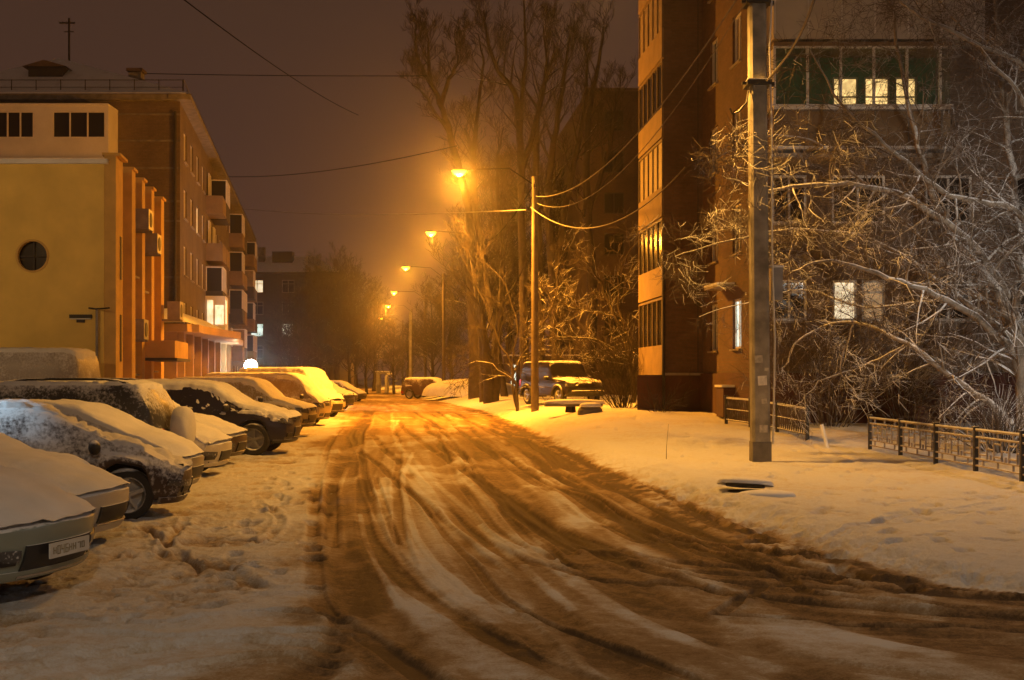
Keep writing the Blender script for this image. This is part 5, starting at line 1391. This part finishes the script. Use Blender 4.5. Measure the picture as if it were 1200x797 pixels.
mb = MB(); mb.tube([at(948, 523, 27.8), at(956, 531, 27.4), at(966, 524, 27), at(969, 528, 26.7)], .02, 5); o = mb.build('bent_rail', M['metal_dark']); tag(o, 'bent fence rail lying in snow beside the leaning post', 'rail')

# snow-capped bench of slab and stumps in front of the off-roader
bn = empty('bench'); tag(bn, 'low slab bench on stumps, thick with snow, before the boxy off-roader', 'bench')
p = at(672, 489, 41.5); zz = gz(p.x, p.y)
b = MB(); b.box((p.x, p.y, zz+.26), (2.0, .45, .10), .06); b.build('seat', M['concrete_dark'], bn)
for dx in (-.1, .75):
    b = MB(); b.lathe([(.001, 0), (.19, 0), (.17, .22), (.001, .22)], (p.x+dx, p.y, zz), 'Z', 10); b.build('stump', M['bark'], bn)
snow_blob(bn, (p.x, p.y, zz+.30), (1.05, .28, .17), seed=2)
bl = empty('boulder'); tag(bl, 'small dark boulder with a snow cap in front of the slab bench', 'boulder')
q = at(692, 497, 39.3); z2 = gz(q.x, q.y)
snow_blob(bl, (q.x, q.y, z2-.06), (.42, .35, .32), 'rock', 4, 'concrete_dark'); snow_blob(bl, (q.x, q.y, z2+.20), (.36, .3, .15), seed=5)
# lifted slab with the dark gap in the snow
sb_ = empty('manhole_slab'); tag(sb_, 'snow-covered slab tipped over a dark hole in the verge', 'slab')
q = (3.28, 16.6); z2 = gz(*q)
b = MB(); b.face([(q[0]+.30*math.cos(a), q[1]-.1+.38*math.sin(a), z2-.03) for a in np.linspace(0, 2*math.pi, 20, endpoint=False)]); b.build('pit_shade', M['under'], sb_)  # flat black disc, the dark of the hole put into its colour
tl_ = Matrix.Rotation(R(-9), 3, 'X') @ Matrix.Rotation(R(4), 3, 'Y')
b = MB(); b.lathe([(.001, -.02), (.27, -.02), (.28, 0), (.27, .02), (.001, .025)], (0, 0, 0), 'Z', 16)
b.v = [tuple(Vector((q[0]-.02, q[1]+.10, z2+.035))+tl_ @ Vector((x, y*.68, z))) for x, y, z in b.v]; s0 = b.build('slab', M['concrete_dark'], sb_)
snow_blob(s0, (q[0]-.02, q[1]+.12, z2+.04), (.40, .32, .10), seed=8, tilt=tl_)
snow_blob(sb_, (q[0]+.12, q[1]-.60, z2-.06), (.40, .20, .10), seed=3, name='snow_lump')

# snow heap and kiosk, far end
hp = snow_blob(None, (*at(552, 464, 86).xy, .35), (3.4, 3.0, 1.25), 'snow_heap', 9); tag(hp, 'big ploughed snow heap at the foot of the far tree trunks', 'snow heap')
ks = empty('kiosk'); tag(ks, 'tiny kiosk with a pale arch at the far end of the road', 'kiosk')
p = at(452, 462, 128)
b = MB(); b.box((p.x-.75, p.y, 1.1), (.35, 1.5, 2.2)); b.box((p.x+.15, p.y, 1.1), (.3, 1.5, 2.2)); b.box((p.x-.3, p.y, 2.15), (1.3, 1.6, .2)); b.build('booth', M['metal_grey'], ks)
b = MB(); b.tube([(p.x+.1, p.y-.9, 0), (p.x+.1, p.y-.9, 1.7), (p.x+.35, p.y-.9, 2.05), (p.x+.7, p.y-.9, 2.05), (p.x+.9, p.y-.9, 1.7), (p.x+.9, p.y-.9, 0)], .13, 8); b.build('arch', M['white'], ks, smooth=60)
b = MB(); b.box((p.x-.3, p.y, 2.30), (1.5, 1.8, .1)); b.build('roof_snow', M['snow'], ks)

# ------------------------------------------------------------------ trees
class Tree:
    def __init__(s, seed): s.r = random.Random(seed); s.a = MB(); s.b = MB()
    def limb(s, pts, r0, r1, sides=6):
        (s.a if r0 > .022 else s.b).tube(pts, [r0+(r1-r0)*i/(len(pts)-1) for i in range(len(pts))], sides if r0 > .05 else (4 if r0 > .022 else 3), False)
    def grow(s, p, d, L, r, lev, up=.15, kids=(5, 5, 4), spread=.7, wob=.18, minr=.005):
        R_ = s.r; n = 5 if lev > 0 else 3; pts = [p.copy()]
        if lev == 0: wob *= .8; L = max(L, .32); n = 3
        q = p.copy(); d = d.normalized()
        for i in range(n):
            d = (d+Vector((R_.gauss(0, wob), R_.gauss(0, wob), R_.gauss(0, wob)+up*.35))).normalized()
            q = q+d*(L/n); pts.append(q.copy())
        s.limb(pts, r, max(r*.12, minr*.6))
        if lev <= 0: return
        k = kids[min(lev-1, len(kids)-1)]
        for i in range(k):
            t = .22+.75*(i+R_.random())/k; x = t*n; i0 = min(int(x), n-1); pp = pts[i0].lerp(pts[i0+1], x-i0)
            ax = (pts[i0+1]-pts[i0]).normalized(); o = ax.orthogonal().normalized(); o.rotate(Matrix.Rotation(R_.random()*2*math.pi, 3, ax))
            nd = (ax*(1-spread*.5)+o*spread*(.7+.5*R_.random())+Vector((0, 0, up))).normalized()
            s.grow(pp, nd, L*(1-t*.4)*(.55+.4*R_.random()), max(r*(1-t*.6)*.58, minr), lev-1, up, kids, spread, wob, minr)
    def guided(s, pts, r0, r1, n_side, side_len, lev, up=.1, kids=(4, 4, 3), spread=.8, start=.15, minr=.005, wob=.2, jit=0):
        P = [Vector((*q,)) for q in smooth_line([tuple(p) for p in pts], 5)]
        if jit:
            for i in range(1, len(P)): P[i] += Vector((s.r.gauss(0, jit), s.r.gauss(0, jit), s.r.gauss(0, jit)))
        s.limb(P, r0, r1, 8)
        m = len(P)-1
        for i in range(n_side):
            t = start+(1-start)*(i+s.r.random())/n_side; x = t*m; i0 = min(int(x), m-1); pp = P[i0].lerp(P[i0+1], x-i0)
            ax = (P[i0+1]-P[i0]).normalized(); o = ax.orthogonal().normalized(); o.rotate(Matrix.Rotation(s.r.random()*2*math.pi, 3, ax))
            nd = (ax*.55+o*spread+Vector((0, 0, up))).normalized()
            s.grow(pp, nd, side_len*(1-.5*t)*(.6+.6*s.r.random()), max((r0+(r1-r0)*t)*.45, minr*1.2), lev, up, kids, spread, wob, minr)
    def finish(s, name, label, group=None, bark='bark', twig='twig', cat='tree'):
        root = empty(name); tag(root, label, cat, group)
        if s.a.v: s.a.build('trunk', M[bark], root, smooth=70) if len(s.a.f) < 60000 else s.a.build('trunk', M[bark], root)
        if s.b.v:
            o = s.b.build('crown', M[twig], root)
        return root

# big snowy tree at the right edge
def right_tree():
    t = Tree(11); Y = 27.
    A = lambda px, py, dy=0: at(px, py, Y+dy)
    for pts, r0, r1, n, sl, lev in (
        ([A(1200, 520), A(1196, 440), A(1178, 402), A(1110, 352, -1), A(1040, 326, -2), A(975, 306, -3), A(930, 320, -3.5)], .15, .02, 24, 2.0, 3),
        ([A(1200, 500), A(1193, 400), A(1160, 330), A(1112, 270, 1), A(1082, 190, 1), A(1060, 100, 2), A(1040, -20, 2)], .17, .03, 26, 2.4, 3),
        ([A(1210, 420), A(1160, 310), A(1070, 235, -1), A(975, 215, -2), A(900, 222, -3), A(845, 205, -4)], .13, .012, 26, 2.0, 3),
        ([A(1230, 300), A(1190, 245), A(1110, 228, -1), A(1050, 180, -2), A(985, 120, -3), A(950, 60, -3)], .11, .012, 24, 2.0, 3),
        ([A(1190, 400), A(1120, 345), A(1030, 285, 1), A(930, 268, 0), A(860, 282, -1), A(790, 300, -1)], .085, .010, 22, 1.7, 3),
        ([A(1185, 500, -.5), A(1160, 472), A(1110, 440), A(1062, 402), A(1000, 378, 1), A(940, 395, 1), A(915, 440, 1)], .11, .012, 20, 1.6, 3),
        ([A(1260, 120), A(1200, 75), A(1120, 40, -1), A(1060, 5, -2), A(1010, -40, -2)], .09, .015, 20, 2.0, 3),
        ([A(1215, 520), A(1212, 400), A(1195, 280, 1), A(1180, 150, 2), A(1170, 30, 2), A(1160, -60, 2)], .19, .04, 26, 2.6, 3),
        ([A(1220, 500), A(1240, 380), A(1230, 220), A(1200, 120), A(1150, 60), A(1100, 0)], .13, .02, 20, 2.2, 3),
        ([A(1180, 380), A(1100, 300, 2), A(1030, 230, 3), A(960, 170, 3), A(900, 160, 3), A(830, 190, 3)], .07, .010, 22, 1.8, 3),
        ([A(1100, 350), A(1010, 360, 1), A(950, 340, 2), A(890, 350, 2), A(820, 370, 2)], .045, .008, 16, 1.4, 2),
        ([A(1060, 405), A(1010, 430, 1), A(960, 450, 1), A(930, 480, 1)], .04, .008, 14, 1.1, 2),
        ([A(1000, 380), A(985, 430, .5), A(1010, 470, .5)], .03, .008, 10, .9, 2),
    ):
        t.guided(pts, r0*.85, r1*.8, int(n*1.15), sl, lev, up=-.02, kids=(4, 4, 4), spread=.85, minr=.0046, wob=.13, jit=.02)
    print('right tree', len(t.a.f), len(t.b.f))
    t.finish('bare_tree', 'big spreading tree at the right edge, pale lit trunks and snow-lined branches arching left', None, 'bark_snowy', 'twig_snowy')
right_tree()
# two pale stems by the trunk base are the same tree; a spiky shrub sits at its foot
def shrub(name, label, c, n, h, spread, seed, mat='twig_snowy', r=.012, lev=1, group=None):
    t = Tree(seed); z = gz(c[0], c[1])-.03; rr = t.r
    for i in range(n):
        a = rr.random()*2*math.pi; s = rr.random()*spread
        p = Vector((c[0]+math.cos(a)*s*.35, c[1]+math.sin(a)*s*.35, z))
        d = Vector((math.cos(a)*s, math.sin(a)*s, h*(.5+.5*rr.random())))
        t.grow(p, d, d.length*1.1, r*(.7+.6*rr.random()), lev, .05, (4, 4), .6, .12, .005)
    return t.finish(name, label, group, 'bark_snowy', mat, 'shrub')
shrub('shrub', 'spiky snow-crusted shrub behind the fence at the foot of the big tree', (10.3, 25.2), 70, 1.2, 1.3, 21, r=.02)
shrub('shrub', 'orange-lit twiggy shrub between the boxy off-roader and the corner balconies', (4.15, 44.5), 60, 2.3, 1.3, 22, 'twig', r=.015, lev=2)
shrub('shrub', 'small shrub in front of the corner of the tall dark block', (4.75, 38.5), 24, .8, .9, 23, 'twig', r=.01)
shrub('sapling', 'single thin stem poking from the snow bank left of the near pole', (3.05, 23.6), 1, 1.1, .10, 24, 'twig', r=.006, lev=0)
shrub('shrub', 'leafless bush drooping against the red plinth right of the near pole', (8.6, 32.6), 46, 2.4, 1.8, 25, r=.014, lev=2)
shrub('shrub', 'lower tangled bush on the far side of the plinth wall, under the balcony', (10.8, 32.4), 40, 2.2, 1.7, 26, r=.014, lev=2)

# young trees near the round pole, lit orange
def ground_guides(guides):
    for pts, r0 in guides:
        if pts[0].z < CH+(HZ-462)/F*pts[0].y: pts[0].z = gz(pts[0].x, pts[0].y)-.25
def small_tree(name, label, guides, seed, bark='bark_snowy', twig='twig_snowy', lev=2, n=14, sl=1.6, up=.08, minr=.008, group=None, kids=(4, 4, 4)):
    t = Tree(seed); ground_guides(guides)
    for pts, r0 in guides: t.guided(pts, r0, max(.012, r0*.15), n, sl, lev, up=up, kids=kids, spread=.75, minr=minr, wob=.2, jit=.04)
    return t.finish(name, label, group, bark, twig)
Y = 51.
small_tree('bare_tree', 'small orange-lit tree with arching boughs just left of the round pole',
    [([at(606, 478, Y), at(602, 440, Y), at(585, 400, Y), at(560, 340, Y), at(525, 268, Y-1)], .075), ([at(606, 478, Y), at(600, 430, Y), at(606, 380, Y), at(590, 330, Y), at(560, 300, Y)], .055),
     ([at(604, 450, Y), at(570, 425, Y), at(540, 430, Y)], .06), ([at(600, 440, Y), at(620, 400, Y+1), at(650, 350, Y+1), at(655, 290, Y+1)], .07)], 31, lev=2, n=13, sl=2.0, bark='bark', twig='twig', kids=(5, 4))
Y = 54.
small_tree('bare_tree', 'small tree fanning snow-lined boughs beside the corner balconies',
    [([at(742, 470, Y), at(738, 420, Y), at(712, 352, Y), at(690, 310, Y), at(665, 290, Y)], .11), ([at(740, 450, Y), at(735, 400, Y), at(725, 350, Y), at(735, 300, Y), at(760, 270, Y-2)], .08),
     ([at(738, 420, Y), at(700, 400, Y), at(650, 395, Y), at(620, 400, Y)], .06), ([at(738, 430, Y), at(690, 420, Y), at(660, 440, Y)], .05), ([at(720, 370, Y), at(670, 360, Y), at(640, 340, Y)], .05)], 32, lev=2, n=15, sl=2.0, bark='bark', kids=(5, 4))
# tall bare trees in the middle
tg = 'tall bare trees in the middle of the picture'
Y = 68.
def tall(name_label, guides, seed, n=22, sl=3.2, up=.22, minr=.013, lev=3, kids=(4, 4, 3)):
    t = Tree(seed); ground_guides(guides)
    for pts, r0 in guides: t.guided(pts, r0*1.5, max(.035, r0*.2), int(n*.5), sl*1.15, lev, up=up, kids=kids, spread=.66, start=.30, minr=minr, wob=.08, jit=.03)
    return t.finish('bare_tree', name_label, tg)
tall('forked bare tree leaning left above the nearest lit lamp, leftmost of the tall trees',
    [([at(574, 472, Y), at(566, 400, Y), at(556, 300, Y), at(545, 230, Y), at(528, 160, Y), at(512, 112, Y), at(494, 80, Y), at(486, 50, Y), at(490, 25, Y)], .22),
     ([at(516, 125, Y), at(524, 98, Y), at(536, 74, Y), at(532, 45, Y)], .12), ([at(505, 102, Y), at(503, 70, Y), at(500, 35, Y)], .10), ([at(528, 160, Y), at(500, 115, Y), at(482, 98, Y)], .07)], 41, n=20, sl=1.9, up=.25)
Y = 72.
tall('slender bare tree rising right behind the nearest lit lamp', [([at(592, 470, Y), at(570, 330, Y), at(555, 210, Y), at(560, 130, Y), at(566, 75, Y), at(560, 40, Y)], .16)], 42, n=30, sl=2.6)
Y = 70.
tall('tallest bare tree in the middle, its top cut by the picture edge',
    [([at(615, 474, Y), at(614, 350, Y), at(611, 240, Y), at(610, 140, Y), at(616, 60, Y), at(612, -10, Y)], .21), ([at(611, 220, Y), at(606, 120, Y), at(585, 85, Y), at(572, 50, Y), at(567, 12, Y)], .16),
     ([at(611, 200, Y), at(632, 130, Y), at(640, 70, Y), at(636, 30, Y)], .13)], 43, n=26, sl=3.0)
Y = 71.
tall('bare tree with several upright stems right of the tallest one',
    [([at(655, 474, Y), at(650, 340, Y), at(642, 230, Y), at(652, 150, Y), at(662, 80, Y), at(668, 40, Y)], .25), ([at(650, 330, Y), at(665, 230, Y), at(680, 160, Y), at(688, 90, Y), at(684, 45, Y)], .17)], 44, n=28, sl=3.0)
Y = 73.
tall('bare tree in front of the unlit flat-roofed block', [([at(690, 470, Y), at(694, 340, Y), at(688, 230, Y), at(690, 140, Y), at(702, 70, Y), at(708, 30, Y)], .24), ([at(690, 250, Y), at(715, 170, Y), at(722, 110, Y)], .12)], 45, n=26, sl=3.0)
Y = 74.
tall('bare tree farther back between the tallest tree and the round pole', [([at(634, 470, Y), at(632, 330, Y), at(628, 220, Y), at(630, 140, Y), at(640, 90, Y), at(652, 60, Y)], .24)], 46, n=30, sl=3.6)
Y = 76.
tall('thick-trunked bare tree low behind the third lamp pole', [([at(558, 466, Y), at(556, 380, Y), at(550, 290, Y), at(556, 200, Y), at(545, 150, Y)], .34)], 47, n=26, sl=3.2)
tall('dark double trunk at the snow heap left of the round pole', [([at(573, 470, 66), at(571, 430, 66), at(565, 370, 66), at(560, 300, 66), at(556, 230, 66)], .21), ([at(580, 470, 66), at(583, 400, 66), at(590, 300, 66), at(582, 210, 66), at(590, 150, 66)], .17)], 48, n=26, sl=3.4)

# the far wood: individual bare trees beyond the left row
fg = 'bare trees massed beyond the left row of cars'
spots = [(352, 112, 330), (372, 126, 300), (396, 130, 292), (418, 134, 300), (438, 140, 318), (385, 140, 290), (410, 120, 330), (430, 118, 352), (345, 132, 335), (362, 145, 305)]
desc = ['bare tree nearest the distant lit windows', 'bare tree second from the distant lit windows', 'highest-topped bare tree of the far wood', 'bare tree of the far wood, right of its highest top',
        'far wood tree closest to the orange-lit crown', 'bare tree deep behind the highest top of the far wood', 'lower bare tree in front of the far wood', 'low bare tree above the last parked cars',
        'pale-stemmed bare tree before the distant block', 'tallest stem between the distant block and the far wood']
base_tree = []
for k_ in range(3):
    t = Tree(60+k_); H_ = 13.
    t.guided([(0, 0, 0), (.2, .1, 3), (-.1, .2, 6), (.2, 0, 9.5), (0, 0, H_)], .24, .03, 34, 4.6, 3, up=.28, kids=(4, 4, 4), spread=.75, start=.18, minr=.02, wob=.16)
    base_tree.append(t)
protos = {}
for i, (px, Y, ptop) in enumerate(spots):
    k_ = i % 3; h = CH+(HZ-ptop)/F*Y; s_ = h/13.*.80
    if k_ not in protos: r = base_tree[k_].finish('bare_tree', desc[i], fg); protos[k_] = r
    else: r = copy_tree(protos[k_]); r['label'] = desc[i]
    r.location = ((px-600)/F*Y, Y, 0); r.scale = (s_*1.15, s_*1.15, s_); r.rotation_euler = (0, 0, i*1.3)
extra = [((462, 118, 385), 'orange twiggy tree right under the far lamps'), ((478, 128, 392), 'orange-lit low tree behind the thin pale pole'), ((505, 112, 352), 'bare tree between the far dark poles'),
         ((528, 104, 335), 'bare tree at the far right verge, left of the thick trunk'), ((600, 100, 250), 'bare tree far behind the round pole'), ((650, 96, 240), 'bare tree far behind the boxy off-roader'), ((575, 92, 215), 'bare tree far behind the snow heap'), ((340, 100, 392), 'stubby pollarded tree by the dazzling white lamp')]
for i, ((px, Y, ptop), lab) in enumerate(extra):
    h = CH+(HZ-ptop)/F*Y; s_ = h/13.; r = copy_tree(protos[i % 3]); r['label'] = lab; r['group'] = 'bare trees beyond the right verge' if px > 440 else fg
    r.location = ((px-600)/F*Y, Y, 0); r.scale = (s_*1.25, s_*1.25, s_); r.rotation_euler = (0, 0, 2+i*1.7)

# ------------------------------------------------------------------ haze
HD = .0008
hz = MB(); hz.box((0, 140, 19.5), (420, 440, 41)); ho = hz.build('haze', M['snow'])
ho['kind'] = 'stuff'
mh = bpy.data.materials.new('haze_air'); mh.use_nodes = True; nt = mh.node_tree; nt.nodes.clear()
out = nt.nodes.new('ShaderNodeOutputMaterial'); pv = nt.nodes.new('ShaderNodeVolumePrincipled')
pv.inputs['Color'].default_value = (.92, .92, .94, 1); pv.inputs['Density'].default_value = HD; pv.inputs['Anisotropy'].default_value = .93
nt.links.new(pv.outputs[0], out.inputs['Volume'])
ho.data.materials.clear(); ho.data.materials.append(mh)

# ------------------------------------------------------------------ sky: low cloud lit from below by the town
w = bpy.data.worlds.new('World'); sc.world = w; w.use_nodes = True; nt = w.node_tree
bg = nt.nodes['Background']; tc = nt.nodes.new('ShaderNodeTexCoord')
sp = nt.nodes.new('ShaderNodeSeparateXYZ'); nt.links.new(tc.outputs['Generated'], sp.inputs[0])
n_ = nt.nodes.new('ShaderNodeTexNoise'); n_.inputs['Scale'].default_value = 2.2; n_.inputs['Detail'].default_value = 4; nt.links.new(tc.outputs['Generated'], n_.inputs['Vector'])
ad = nt.nodes.new('ShaderNodeMath'); ad.operation = 'MULTIPLY_ADD'; nt.links.new(n_.outputs['Fac'], ad.inputs[0]); ad.inputs[1].default_value = .25; nt.links.new(sp.outputs[2], ad.inputs[2])
cr = nt.nodes.new('ShaderNodeValToRGB'); nt.links.new(ad.outputs[0], cr.inputs[0])
cr.color_ramp.elements[0].position = .08; cr.color_ramp.elements[0].color = (.118, .052, .036, 1)
cr.color_ramp.elements[1].position = .55; cr.color_ramp.elements[1].color = (.090, .045, .026, 1)
nt.links.new(cr.outputs[0], bg.inputs[0]); bg.inputs[1].default_value = .60

# ------------------------------------------------------------------ camera
cam = bpy.data.cameras.new('Camera'); co_ = bpy.data.objects.new('Camera', cam); COL.objects.link(co_)
co_.location = (0, 0, CH); co_.rotation_euler = (R(90), 0, 0)
cam.sensor_width = 36; cam.lens = F/1200*36; cam.shift_y = (HZ-398.5)/1200; cam.clip_end = 1500
sc.camera = co_
sc.view_settings.view_transform = 'Standard'; sc.view_settings.look = 'None'; sc.view_settings.gamma = 1; sc.view_settings.exposure = 0
sc.cycles.use_denoising = True; sc.cycles.max_bounces = 6; sc.cycles.diffuse_bounces = 3; sc.cycles.volume_bounces = 1; sc.cycles.transparent_max_bounces = 6
sc.cycles.sample_clamp_indirect = 4
